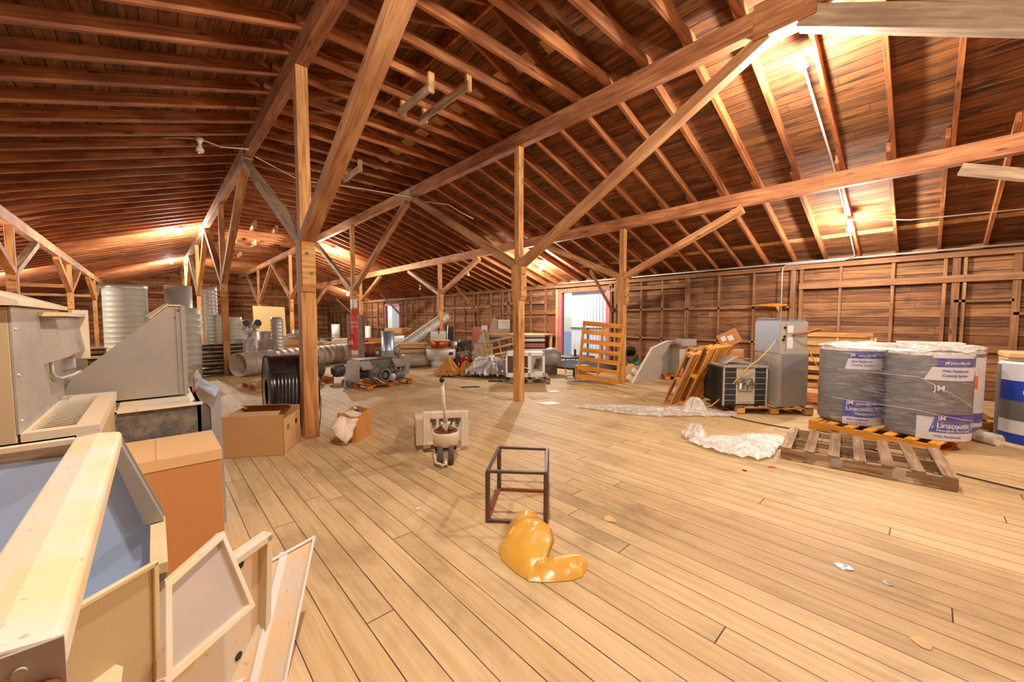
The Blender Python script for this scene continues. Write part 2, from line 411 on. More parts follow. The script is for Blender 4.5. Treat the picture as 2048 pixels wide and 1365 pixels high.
def opening_wall(name, x0, x1, holes, ztop, mat):
    """boards between y=YN..YF with rectangular openings (y0, y1, z1) starting from z0"""
    b = MB(); y = YN
    for (h0, h1, z0, z1) in sorted(holes):
        b.bx(x0, x1, y, h0, 0, ztop); b.bx(x0, x1, h0, h1, z1, ztop)
        if z0 > 0: b.bx(x0, x1, h0, h1, 0, z0)
        y = h1
    b.bx(x0, x1, y, YF, 0, ztop)
    return struct(b.build(name, mat))
wr = opening_wall('wall_right', XR+0.09, XR+0.13, [(7.35, 9.28, 0, 2.46), (22.2, 24.1, 0, 2.35)], zr(XR)+RD, 'wallb')
wl = opening_wall('wall_left', XL-0.13, XL-0.09, [], zr(XL)+RD, 'wallb')
for nme, y in (('wall_back', YF+0.07), ('wall_front', YN-0.11)):
    b = MB(); b.prism([(XL-0.13,y,0), (XR+0.13,y,0), (XR+0.13,y,zr(XR)+RD), (XM,y,zr(XM)+RD), (XL-0.13,y,zr(XL)+RD)], (0,0.04,0))
    struct(b.build(nme, 'wallbx'))
wb = bpy.data.objects['wall_back']

# right wall framing (all parts of the wall)
ZT = zr(XR) - 0.04
def wstud(y, z0=0.0, z1=ZT-0.1, w_=0.05, d_=0.09, x=XR):
    timber('stud', (x+0.045, y, z0), (x+0.045, y, z1), w_, d_, 'stud', parent=wr, up=(1,0,0), bevel=0)
def wgirt(y0, y1, z, h_=0.05, d_=0.09, x=XR, nm='girt'):
    timber(nm, (x+0.09-d_/2, y0, z), (x+0.09-d_/2, y1, z), d_, h_, 'stud', parent=wr, bevel=0)
timber('top_plate', (XR+0.03, YN, ZT-0.05), (XR+0.03, YF, ZT-0.05), 0.14, 0.10, 'stud', parent=wr, bevel=0)
for y in (-2.9,-2.1,-1.4,-1.02): wstud(y, w_=0.09 if y == -1.02 else 0.05)
wstud(-0.31, w_=0.10); wstud(-0.17, w_=0.05); wstud(-0.42, w_=0.045)
wstud(0.54); wstud(1.36); wstud(2.06, w_=0.07); wstud(2.22, w_=0.1)
wgirt(-3.4, 2.1, 2.26, 0.13, 0.12)
wgirt(-1.0, -0.3, 1.84); wgirt(-1.0, -0.3, 0.92); wgirt(-3.4,-1.0,1.6)
for y in (3.03, 3.85, 4.66, 5.42, 6.1): wstud(y)
wstud(4.66+0.06, 0, ZT-0.1, 0.045)
wgirt(2.25, 7.0, 1.79); wgirt(2.25, 7.0, 0.93)
wgirt(4.66, 7.2, 2.46, 0.12, 0.11)
wstud(7.02, w_=0.08); wstud(7.2, w_=0.10)
for y in (10.1, 10.9, 11.8, 12.6, 12.75, 13.4): wstud(y)
wgirt(9.4, 12.7, 1.72); wgirt(9.4, 12.7, 0.9, 0.12)
wgirt(10.1, 13.4, 2.16, 0.12)
wstud(12.2,w_=0.09)
for y in (14.3, 14.6, 15.4, 16.3, 17.2, 18.2, 19.1, 20.0, 20.6, 21.3, 21.9): wstud(y)
wgirt(13.4, 17.2, 2.05, 0.12); wgirt(16.3, 22.0, 1.8); wgirt(13.4,22.0,0.9)
for i in range(12): wstud(24.4+i*0.95)
wgirt(24.2, 35.8, 1.7); wgirt(24.2, 35.8, 0.9)
# left wall and far gable framing
for i in range(0, 44):
    y = YN+0.6+i*0.9
    timber('stud', (XL-0.045, y, 0), (XL-0.045, y, zr(XL)), 0.05, 0.09, 'stud', parent=wl, up=(1,0,0), bevel=0)
for z in (0.95, 1.75): timber('girt', (XL-0.045, YN, z), (XL-0.045, YF, z), 0.09, 0.05, 'stud', parent=wl, bevel=0)
for i in range(17):
    x = XL+0.5+i*0.96
    timber('stud', (x, YF+0.03, 0), (x, YF+0.03, zr(x)+0.05), 0.05, 0.07, 'stud', parent=wb, up=(0,1,0), bevel=0)
for z in (0.95, 1.85, 2.75): timber('girt', (XL, YF+0.03, z), (XR, YF+0.03, z), 0.07, 0.05, 'stud', parent=wb, bevel=0)
timber('tie_beam', (XL, YF-0.1, 3.3), (XR, YF-0.1, 3.3), 0.1, 0.16, 'girder', parent=wb, bevel=0)
# red stencilled panel on the boards beside the door
MB().bx(XR+0.075, XR+0.088, 9.45, 9.95, 0.95, 1.62).build('painted_patch', 'redbrown', wr, 'faded red painted patch on the boards')

# doors: openings with corrugated sliding panels hung outside
def corr(x, y0, y1, z0, z1, pitch=0.13):
    b = MB(); n = int((y1-y0)/pitch*8)
    vs_ = []
    for i in range(n+1):
        t = (i % 8)/8.0; y = y0+(y1-y0)*i/n
        k = 0.0 if t < 0.5 else 0.03
        vs_ += [(x+k, y, z0), (x+k, y, z1)]
    b.add(vs_, [(2*i, 2*i+1, 2*i+3, 2*i+2) for i in range(n)])
    return b
d1 = struct(corr(XR+0.22, 6.6, 8.98, -0.05, 2.55).build('door_1', 'corr'))
MB().bx(XR+0.17, XR+0.21, 6.6, 8.98, 1.16, 1.20).bx(XR+0.17, XR+0.21, 8.2, 8.24, 0.0, 1.18).bx(XR+0.17,XR+0.21,7.6,7.63,0,1.18).build('door_frame_rail', 'angle', d1)
d2 = struct(corr(XR+0.22, 21.0, 23.62, -0.05, 2.45, 0.2).build('door_2', 'corr'))
t1 = MB(); t1.bx(XR-0.02, XR+0.16, 9.28, 9.46, 0, 2.52)
struct(t1.build('trim_1', 'pinkred')); 
t2 = MB(); t2.bx(XR-0.02, XR+0.16, 7.20, 7.35, 0, 2.52); struct(t2.build('trim_2', 'pinkred'))
t3 = MB(); t3.bx(XR-0.04, XR+0.16, 7.20, 9.46, 2.46, 2.60); struct(t3.build('trim_3', 'stud'))
t4 = MB(); t4.bx(XR-0.02, XR+0.16, 24.1, 24.22, 0, 2.4).bx(XR-0.02, XR+0.16, 22.08, 22.2, 0, 2.4).bx(XR-0.02, XR+0.16, 22.08, 24.22, 2.35, 2.45)
struct(t4.build('trim_4', 'pinkred'))
t5 = MB(); t5.bx(XR-0.06, XR-0.035, 9.42, 9.5, 0, 2.6); struct(t5.build('trim_5', 'pale'))

# ------------------------------------------------------------------ rafters and ties (one object each)
RY = [-0.12 + 0.565*k for k in range(-3, 64)]
ZC = RD/2
def raf_mesh(x0, x1):
    p = Vector((x0, 0, zr(x0)+ZC)); q = Vector((x1, 0, zr(x1)+ZC)); return beam_mesh((q-p).length, 0.045, RD, 'rafter'), frame(p, q)
kinds = [
  (XM+0.02, 8.35, 'rafters of the upper right roof slope', 'reddish rafter on the upper right roof slope, from the ridge down', 0.0),
  (7.75, XR+0.05, 'rafters of the lower right roof slope', 'reddish rafter on the lower right roof slope, ending on the right wall', 0.05),
  (XM-0.02, -2.45, 'rafters of the upper left roof slope', 'reddish rafter running down the left roof slope from the ridge', 0.0),
  (-1.85, XL+0.0, 'rafters of the lower left roof slope', 'reddish lower rafter at the foot of the left roof slope', 0.05)]
for x0, x1, grp, lab, dy in kinds:
    me, fm = raf_mesh(x0, x1); me.materials.append(M['rafter'])
    for y in RY:
        if x0 == -1.85 and y < 6: continue
        o = bpy.data.objects.new('rafter', me); COL.objects.link(o)
        o.matrix_local = Matrix.Translation((0, y+dy, 0)) @ fm
        tag(o, lab, 'rafter', grp)
tme = beam_mesh(3.72, 0.045, 0.14, 'ceiling_tie'); tme.materials.append(M['tie'])
for i, y in enumerate(RY):
    if y < 0: continue
    o = bpy.data.objects.new('ceiling_tie', tme); COL.objects.link(o)
    o.matrix_local = frame((1.28, y-0.05, 4.86), (5.0, y-0.05, 4.86))
    tag(o, 'orange brown joist lying level across the tall beams under the ridge', 'joist', 'ceiling joists below the ridge')
# newer, brighter sheathing boards nailed up between rafters near the ridge
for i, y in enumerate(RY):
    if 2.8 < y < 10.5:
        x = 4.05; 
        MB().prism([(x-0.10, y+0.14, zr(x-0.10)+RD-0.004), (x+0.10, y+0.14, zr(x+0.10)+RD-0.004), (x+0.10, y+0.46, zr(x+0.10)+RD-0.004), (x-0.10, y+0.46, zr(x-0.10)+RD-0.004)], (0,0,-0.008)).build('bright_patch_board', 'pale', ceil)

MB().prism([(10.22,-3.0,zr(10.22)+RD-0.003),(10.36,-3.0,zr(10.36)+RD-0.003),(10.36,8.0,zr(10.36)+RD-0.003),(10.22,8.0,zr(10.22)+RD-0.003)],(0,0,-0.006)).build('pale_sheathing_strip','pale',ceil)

# ------------------------------------------------------------------ posts, girders, braces
def post(x, y, ztop, label, w_=0.15, pads=True, mat='post'):
    t = thing('timber_post', label, 'post', (x, y, 0), 0, 'timber posts')
    timber('lower_post', (0,0,0), (0,0,2.48), w_, w_, mat, parent=t, up=(0,1,0))
    timber('upper_post', (0.0,0,2.48), (0.0,0,ztop), w_*0.8, w_*0.8, mat, parent=t, up=(0,1,0))
    if pads:
        for s in (-1, 1):
            d = 0.055
            p = MB().prism([(-w_*0.45, s*(w_/2), 1.84), (-w_*0.45, s*(w_/2+d*0.4), 1.84), (-w_*0.45, s*(w_/2+d), 1.92), (-w_*0.45, s*(w_/2+d), 2.46), (-w_*0.45, s*(w_/2), 2.46)], (w_*0.9, 0, 0))
            pd = p.build('corbel_block', mat, t)
            MB().cyl((0.02*s, s*(w_/2+d), 2.3), (0.02*s, s*(w_/2+d+0.012), 2.3), 0.018, 8).cyl((-0.03*s, s*(w_/2+d), 2.06), (-0.03*s, s*(w_/2+d+0.012), 2.06), 0.018, 8).build('bolt', 'motor', pd)
    return t
rows = {
 'A': (1.42, [5.32, 12.9, 20.6, 28.3], 4.56, 4.54),
 'B': (4.88, [5.08, 12.97, 20.8, 28.5], 4.56, 4.54),
 'C': (7.98, [4.85, 12.6, 20.2, 28.0], 3.56, 3.56),
 'Z': (-2.10, [5.2, 12.9, 20.5, 28.2], 3.42, 3.42)}
plab = {
 ('A',0): 'nearest tall timber post, beside the black pipe spool and the paper bag',
 ('A',1): 'timber post standing in front of the pile of dark pipes',
 ('A',2): 'timber post rising behind the tall thin spiral duct at the left',
 ('A',3): 'farthest timber post of the left tall row, before the back wall',
 ('B',0): 'timber post in the middle of the floor with papers at its foot',
 ('B',1): 'timber post painted red and white with a fire extinguisher on it',
 ('B',2): 'timber post between the plywood sheet and the near left post',
 ('B',3): 'far timber post just left of the upright plywood sheet',
 ('C',0): 'timber post behind the tilted yellow pallet beside the open door',
 ('C',1): 'timber post just right of the leaning ribbed duct',
 ('C',2): 'timber post close behind the red and white painted post',
 ('C',3): 'farthest timber post of the lower right row',
 ('Z',0): 'timber post outside the left edge near the beige unit',
 ('Z',1): 'dark timber post above the beige unit at the left edge',
 ('Z',2): 'timber post left of the big standing duct, nearer of the two',
 ('Z',3): 'timber post left of the big standing duct, farther of the two'}
for k, (x, ys, zt, zb) in rows.items():
    for i, y in enumerate(ys):
        if k == 'Z' and i == 0: continue
        post(x, y, zt, plab[(k, i)], 0.17 if (k, i) == ('A', 0) else 0.15)
# girders in bay-long pieces with their splice plates
gl = {'A': 'the tall row left of the ridge', 'B': 'the tall row right of the ridge', 'C': 'the lower row on the right', 'Z': 'the lower row on the left'}
seg_lab = {
 'A': ['near heavy beam crossing above the nearest post', 'second heavy beam above the dark pipe pile', 'third heavy beam', 'fourth heavy beam', 'farthest heavy beam'],
}
ordn = ['nearest', 'second', 'third', 'fourth', 'farthest']
for k, (x, ys, zt, zb) in rows.items():
    mids = [-6.3 if k in 'AB' else -3.5, 1.32 if k in 'AB' else 1.25, 9.05, 16.8, 24.5, 35.8]
    for i in range(5):
        if k == 'Z' and i < 1: continue
        y0, y1 = max(mids[i], YN), mids[i+1]
        mat = 'girder' if i < 2 else 'brace'
        timber('girder', (x, y0, zb+0.12), (x, y1, zb+0.12), 0.14, 0.24, mat, '%s long beam of %s' % (ordn[i], gl[k]), 'beam', 'long roof beams')
        if i and k in 'AB':
            b = MB().bx(x-0.085, x+0.085, y1-0.18, y1+0.18, zb-0.02, zb+0.2) if i < 4 else None
            if b: tag(b.build('splice_block', 'oldpost', bevel=0.004), 'splice block ending the %s beam of %s' % (ordn[i], gl[k]), 'splice block', 'beam splice blocks')
timber('splice_block', (4.88,0.86,4.63), (4.88,1.40,4.63), 0.2, 0.36, 'girder', 'large brown splice plate on the beam near the upper right lamp', 'splice block', 'beam splice blocks')
# diagonal braces
blab = {}
def brace(x, y, dy, zt, who, w_=0.14, mat='brace', x2=None):
    s = 1 if dy > 0 else -1
    timber('diagonal_brace', (x, y+s*0.06, 2.47), (x, y+dy, zt-0.05), w_, 0.13, mat,
           'diagonal brace rising %s from the %s' % ('away' if dy > 0 else 'nearer', who), 'brace', 'diagonal braces')
for k, (x, ys, zt, zb) in rows.items():
    for i, y in enumerate(ys):
        if k == 'Z' and i == 0: continue
        ln = 3.75 if k in 'AB' else 2.4
        who = ordn[i] + ' post of ' + {'A':'the tall left row','B':'the tall middle row','C':'the lower right row','Z':'the low left row'}[k]
        mat = 'oldpost' if (i + (k == 'A')) % 2 else 'brace'
        brace(x, y, ln, zb, who, mat=mat)
        brace(x, y, -ln if i else -(ln+0.05), zb, who, mat='brace', w_=0.16 if (k,i)==('A',0) else 0.14)
timber('diagonal_brace', (4.88, 0.98, 4.50), (4.88, -2.6, 2.55), 0.16, 0.19, 'oldpost', 'weathered brace running out of the picture at the top right corner', 'brace', 'diagonal braces')
timber('diagonal_brace', (7.98, -0.2, 3.5), (7.98, -2.7, 2.47), 0.14, 0.13, 'oldpost', 'weathered brace leaving the picture at the right edge below the lower beam', 'brace', 'diagonal braces')
# knee braces between the right wall and the rafters
for y, wh in ((7.1, 'beside the open door'), (14.3, 'over the heap between two doors'), (22.0, 'in front of the far door'), (29.5, 'near the far corner')):
    timber('knee_brace', (9.85, y, 2.98), (11.12, y, 1.75), 0.05, 0.10, 'girder', 'thin knee brace at the right wall %s' % wh, 'brace', 'knee braces on the right wall')
for y, wh in ((12.9, 'nearest of the three on the left side'), (20.5, 'middle one of the three on the left side'), (28.2, 'farthest of the three on the left side')):
    timber('cross_tie', (-4.95, y, 2.65), (-2.1, y, 2.65), 0.05, 0.12, 'brace', 'light cross tie above the left wall, %s' % wh, 'beam', 'cross ties on the left side')
# short boards hung below the joists
def hang(x, y0, y1, z, lab, drop=((0,0.0),(1,1.0))):
    t = thing('hanging_board', lab, 'board', (x, y0, z), 0, 'boards hung under the joists')
    timber('plank', (0,0,0), (0,y1-y0,0), 0.04, 0.12, 'oldpost', parent=t)
    for a in (0.06, 0.94): timber('hanger_block', (0.05, (y1-y0)*a, -0.03), (0.05, (y1-y0)*a, 0.24), 0.05, 0.09, 'pale', parent=t, up=(1,0,0))
hang(3.2, 4.3, 5.6, 4.62, 'longer weathered board hung under the joists near the ridge')
hang(2.85, 4.7, 5.6, 4.62, 'shorter weathered board hung under the joists beside the longer one')
hang(3.25, 8.2, 9.05, 4.62, 'small board hung under the joists above the middle beam splice')
for i, (x, y) in enumerate(((3.25, 15.7), (2.6, 15.6), (3.2, 19.3), (2.5, 19.2), (3.2, 23.0), (2.5, 23.1))):
    hang(x, y, y+0.6, 4.62, '%s board hung under the far joists' % ['right board of the nearest pair, small', 'left board of the nearest pair, small', 'right board of the middle pair, small', 'left board of the middle pair, small', 'right board of the farthest pair, small', 'left board of the farthest pair, small'][i])

# ------------------------------------------------------------------ lamps
def lamp(x, y, z, lab, on=True, power=1.0):
    t = thing('ceiling_bulb', lab, 'light bulb', (x, y, z), 0, 'bare ceiling bulbs')
    MB().cyl((0,0,0.19),(0,0,0.14),0.055,16).cyl((0,0,0.14),(0,0,0.09),0.03,12).build('lamp_holder', 'bulboff', t)
    MB().lathe([(0.001,-0.07),(0.03,-0.062),(0.06,-0.03),(0.06,0.0),(0.032,0.04),(0.02,0.09)], 16).build('bulb', 'bulb' if on else 'bulboff', t)
    if on:
        ld = bpy.data.lights.new('lamp_light', 'POINT'); ld.energy = LAMP_W*power; ld.color = LAMP_COL; ld.shadow_soft_size = 0.05
        lo = bpy.data.objects.new('lamp_light', ld); COL.objects.link(lo); lo.parent = t; lo.location = (0,0,-0.14)
lamp(5.5, 1.1, 4.38, 'glaring lit bulb at the upper right, nearest in view', power=0.8)
lamp(9.4, 1.05, 3.16, 'glaring lit bulb low on the right roof slope above the wrapped rolls', power=0.6)
lamp(9.4, 8.76, 3.16, 'glaring lit bulb between the middle post and the bright door')
lamp(5.75, 17.3, 4.35, 'lit bulb beyond the near left post under the right slope', power=1.5)
lamp(0.75, 17.3, 4.4, 'lit bulb on the left roof slope, nearer of the two', power=1.7)
lamp(0.8, 26.8, 4.42, 'lit bulb on the left roof slope, farther of the two', power=1.7)
lamp(0.70, 8.65, 4.42, 'unlit white bulb hanging from the cable at the upper left', on=False)
lamp(9.15, 12.4, 3.26, 'small unlit bulb seen through the braces in the middle distance', on=False)
lamp(9.8, 17.3, 3.02, 'small unlit bulb farthest back on the right slope', on=False)
# bulbs added out of view, assumed along the lamp rows, to brighten the room
for (x, y, z, l_, p_) in ((0.75, 0.9, 4.4, 'added unseen fill bulb above the camera', 1.1), (5.6, -2.4, 4.35, 'added unseen fill bulb behind the camera on the right', 0.8),
                      (-4.0, 12.5, 2.95, 'added unseen fill bulb low on the left roof slope, nearer', 0.9), (-4.0, 22.0, 2.95, 'added unseen fill bulb low on the left roof slope, farther', 0.6), (9.4, 26.0, 3.1, 'added fill bulb far back by the right wall', 0.5)):
    lamp(x, y, z, l_, power=p_)
# cables
tag(MB().tube([(-4.5,10.6,4.15-1.2),(-1.69,10.2,4.12),(-0.6,9.6,4.4),(0.3,8.85,4.56),(0.7,8.65,4.6),(1.0,8.75,4.58),(1.35,8.3,4.5)], 0.012, 6).build('power_cable','pvc'), 'pale cable running along the left roof slope to the unlit bulb', 'cable')
tag(MB().tube([(1.5,8.6,4.5),(2.3,8.9,4.35),(3.6,9.0,4.5),(4.8,8.8,4.5)], 0.010, 6).build('power_cable','pvc'), 'pale cable crossing from the left beam to the middle beam splice', 'cable')
tag(MB().tube([(4.95,8.8,4.45),(5.6,8.4,4.4),(5.8,8.2,4.22),(6.3,8.3,4.15)], 0.010, 6).build('power_cable','pvc'), 'short cable hanging right of the middle beam splice', 'cable')
tag(MB().tube([(9.3,1.1,3.32),(9.55,0.3,3.2),(9.6,-0.86,3.15),(9.6,-3,3.12)], 0.010, 6).build('power_cable','pvc'), 'taut pale cable running right from the low lit bulb', 'cable')
tag(MB().tube([(5.62,1.13,4.5),(7.5,1.10,zr(7.5)-0.02),(9.3,1.10,zr(9.3)-0.02),(10.9,1.12,zr(10.9)-0.02),(11.02,1.3,2.78),(11.02,2.35,2.78),(11.02,2.42,2.72),(11.02,2.42,1.2)], 0.014, 8).build('conduit','galv'), 'metal conduit running down a rafter to the wall top and down a stud', 'conduit')
tag(MB().tube([(11.0,-3.3,2.80),(11.0,2.3,2.81),(11.0,9.4,2.80)], 0.018, 8).build('conduit','galv'), 'long conduit lying along the top of the right wall', 'conduit')

# ================================================================== OBJECTS
def rng(s): return random.Random(s)
# ---------------------------------------------------------------- pallets
def pallet(L, W, n, lab, mat, loc, rot, H=0.13, slat=0.09, cat='pallet', group='wooden pallets', blocks=False, notch=True, mat2=None, nb=3):
    """local X along the stringers (length L), slats run along local Y (width W), origin at one corner on the floor"""
    t = thing('pallet', lab, cat, loc, 0, group, rot if hasattr(rot, '__len__') else (0,0,rot))
    hs = H-0.036
    for i in range(3):
        y = 0.02+(W-0.04)*i/2
        if blocks:
            for k in range(3): MB().box((0.06+(L-0.12)*k/2, y, 0.018+hs/2), (0.12,0.09,hs-0.0)).build('block', mat2 or mat, t)
            MB().box((L/2, y, H-0.025), (L, 0.09, 0.014)).build('stringer_board', mat2 or mat, t)
        else:
            b = MB(); z0, z1 = 0.018, 0.018+hs
            nx = [0, L*0.17, L*0.19, L*0.36, L*0.38, L*0.62, L*0.64, L*0.81, L*0.83, L]
            zz = [z0, z0, z0+0.035, z0+0.035, z0, z0, z0+0.035, z0+0.035, z0, z0] if notch else [z0]*10
            poly = [(x, y-0.019, z) for x, z in zip(nx, zz)] + [(L, y-0.019, z1), (0, y-0.019, z1)]
            o = [len(b.v)]
            for k in range(9):
                b.prism([(nx[k], y-0.019, zz[k]), (nx[k+1], y-0.019, zz[k+1]), (nx[k+1], y-0.019, z1), (nx[k], y-0.019, z1)], (0,0.038,0))
            b.build('stringer', mat, t)
    r = rng(int(L*1000)+n)
    me = beam_mesh(W, slat, 0.018, 'slat'); me.materials.append(M[mat2 or mat])
    for i in range(n):
        x = slat/2 + (L-slat)*i/(n-1)
        o = bpy.data.objects.new('slat', me); COL.objects.link(o); o.parent = t
        o.matrix_local = frame((x, 0, H-0.009), (x+r.uniform(-.01,.01), W, H-0.009))
    for i in range(nb):
        x = slat/2 + (L-slat)*i/(nb-1)
        o = bpy.data.objects.new('bottom_slat', me); COL.objects.link(o); o.parent = t
        o.matrix_local = frame((x, 0, 0.009), (x, W, 0.009))
    return t

gp = pallet(1.27, 1.02, 7, 'weathered grey pallet lying empty in front of the wrapped rolls', 'greypallet', (4.90,1.03,0), math.radians(-83.5))
for i, x in enumerate((0.42, 0.86)):   # metal mending plates on the front stringer, outer face
    MB().bx(x, x+0.09, -0.008, 0.0, 0.03, 0.11).build('mending_plate', 'galvdust', gp)
pallet(1.22, 1.12, 7, 'orange stained pallet carrying the four wrapped rolls', 'yellowpallet', (6.50,1.06,0), math.radians(-102.5))
up = pallet(1.12, 1.0, 7, 'yellow wood pallet under the tall metal cabinet and the condenser unit', 'pallet', (6.72,2.02,0), math.radians(-49), blocks=True)
pallet(1.15, 1.0, 6, 'orange pallet under the pile of motors and grey sheet metal', 'orangepallet', (3.22,7.92,0), math.radians(10), blocks=True)
pallet(1.0, 0.9, 6, 'pale pallet with a motor on it left of the black spool', 'pallet', (1.48,9.25,0), math.radians(8), blocks=True)
pallet(1.0, 0.7, 6, 'orange pallet under the brown motor right of the nearest post', 'orangepallet', (2.1,9.5,0), math.radians(4))
pallet(0.95, 0.8, 6, 'brown pallet under the white cabinet with the open side', 'greypallet', (6.02,6.58,0), math.radians(-42), blocks=True)
# tilted yellow pallet at the door: stands on its short end and leans back
pallet(1.36, 0.95, 7, 'yellow pallet standing on end and tilted, beside the open door', 'yellowpallet', (7.46,5.62,0), (0,0,0), slat=0.1)
o = bpy.data.objects['pallet.007']
Xd = Vector((-0.12, -0.05, 1.0)); 
def orient(o, origin, X, Y):
    X = Vector(X).normalized(); Y = Vector(Y); Y = (Y - X*Y.dot(X)).normalized(); Z = X.cross(Y)
    m = Matrix((X, Y, Z)).transposed().to_4x4(); m.translation = Vector(origin); o.matrix_world = m; return o
orient(o, (7.74,4.78,0.02), (0.14,-0.06,1.26), (-0.30,0.80,0.0))
# leaning yellow pallet standing on its long edge
pallet(1.05, 1.12, 4, 'yellow pallet leaning on its edge, rightmost of the leaning three', 'yellowpallet', (0,0,0), 0, slat=0.19)
orient(bpy.data.objects['pallet.008'], (6.66,2.95,0.03), (1,0,0), (0,-0.42,1.0))
pallet(1.1, 1.0, 6, 'brown pallet leaning on its edge, leftmost of the leaning three', 'pallet', (0,0,0), 0)
orient(bpy.data.objects['pallet.009'], (6.52,3.13,0.03), (1,0.0,0.0), (0,-0.42,1.0))
pal8 = pallet(1.1, 1.05, 6, 'pale brown pallet leaning on its edge, middle one of the leaning three', 'pallet', (0,0,0), 0, slat=0.13)
orient(pal8, (7.0,3.31,0.03), (1,0,0), (0,-0.40,1.0))
pal9 = pallet(1.05, 0.85, 6, 'light wood pallet standing upright behind the foil bundle', 'pale', (0,0,0), 0, slat=0.06)
orient(pal9, (7.75,8.0,0.01), (-0.15,0.12,0.85), (-0.75,0.66,0))
pal10 = pallet(1.2, 1.1, 7, 'pallet standing against the right wall under a particle board', 'pallet', (0,0,0), 0)
orient(pal10, (10.55,0.75,0.01), (0.10,0,0.83), (0,1,0))
pallet(0.9, 0.9, 6, 'orange pallet loaded with black parts behind the tall metal cabinet', 'orangepallet', (8.25,0.55,0), math.radians(14), blocks=True)
pallet(0.8, 0.7, 5, 'small orange pallet under the old wall condenser', 'orangepallet', (9.15,4.35,0), math.radians(-36), blocks=True)

# ---------------------------------------------------------------- foreground left: cabinet shell
t = thing('cabinet_shell', 'open dusty cream cabinet shell with blue foil lining in the left foreground', 'cabinet', (0,0,0))
# corner rail: folded channel, slightly crowned
rail = MB().prism([(-0.200,0.70,1.118),(-0.150,0.70,1.124),(-0.100,0.70,1.118),(-0.094,0.70,1.108),(-0.094,0.70,1.075),(-0.200,0.70,1.075)], (0,1.16,0)).build('top_rail', 'beigedust', t, 'dusty cream folded rail', bevel=0.004)
cp = MB().prism([(-0.203,0.694,1.118),(-0.094,0.694,1.118),(-0.094,0.694,1.06),(-0.203,0.694,1.06)], (0,0.005,0)).build('end_plate', 'galvdust', rail)
for (x, z, r_) in ((-0.185,1.085,0.008),(-0.148,1.10,0.006),(-0.128,1.095,0.006)): MB().cyl((x,0.694,z),(x,0.689,z),r_,12).build('rivet', 'galvdust', rail)
MB().cyl((-0.112,0.70,1.058),(-0.112,0.685,1.058),0.016,20).build('cam_lock', 'rust', rail)
MB().prism([(-0.100,1.865,1.115),(0.002,1.865,0.80),(0.002,1.865,0.775),(-0.115,1.865,1.02)], (0,-0.004,0)).prism([(-0.105,1.86,1.11),(0.0,1.86,0.79),(-0.05,1.86,0.79),(-0.112,1.86,1.03)], (0,-0.05,0)).build('sloping_end_flange', 'sheetgrey', t)
MB().bx(-0.035, 0.004, 1.5, 1.86, 0.755, 0.785).bx(0.0, 0.004, 1.80, 1.86, 0.0, 0.754).build('lower_rail', 'beige', t)
MB().bx(-0.95, -0.2, 1.86, 1.885, 0.0, 1.120).bx(-0.95,-0.2,1.83,1.885,1.105,1.120).bx(-0.95,0.0,1.862,1.885,0.0,0.775).build('back_panel', 'beigedust', t)
MB().prism([(-0.95,1.845,0.3),(-0.045,1.845,0.3),(-0.015,1.845,0.76),(-0.115,1.845,1.06),(-0.95,1.845,1.10)],(0,0.01,0)).bx(-0.95, -0.036, 1.5, 1.85, 0.50, 0.51).bx(-0.95,-0.94,0.75,1.85,0.5,1.1).build('foil_lining', 'liner', t, 'blue grey foil lining')
MB().bx(-0.96, -0.95, 0.72, 1.885, 0.0, 1.12).bx(-0.96, -0.3, 0.70, 0.715, 0.0, 0.76).build('outer_casing', 'beige', t)

# trays leaning in a fan
def tray(name, lab, TR, TL, BR, face, rimmat, rim=0.035, th=0.003, out=1, cat='panel', group='cream access panels', mid=None):
    TR, TL, BR = Vector(TR), Vector(TL), Vector(BR); u = (TL-TR); v = (BR-TR); W_, H_ = u.length, v.length
    un = u.normalized(); vn = (v - un*v.dot(un)).normalized(); n = un.cross(vn)
    if n.z < 0: n = -n; 
    m = Matrix((un, vn, n)).transposed().to_4x4(); m.translation = TR
    t = thing(name, lab, cat, group=group); t.matrix_world = m
    z0, z1 = (-rim, 0) if out > 0 else (0, rim)
    MB().bx(0.004, W_-0.004, 0.004, H_-0.004, -0.002 if out > 0 else 0, 0.001).build('sheet', face, t)
    for a in ((0,W_,-0.012,0.012),(0,W_,H_-0.02,H_+0.012)): MB().bx(a[0],a[1],a[2],a[3],-rim*0.6,rim*0.6).build('rim', rimmat, t, bevel=0.003)
    for a in ((-0.012,0.016,-0.012,H_+0.012),(W_-0.016,W_+0.012,-0.012,H_+0.012)): MB().bx(a[0],a[1],a[2],a[3],-rim*0.6,rim*0.6).build('rim', rimmat, t, bevel=0.003)
    if mid: MB().bx(W_*mid, W_*mid+0.03, 0.02, H_-0.02, 0.0, 0.015).build('stiffener', rimmat, t)
    return t
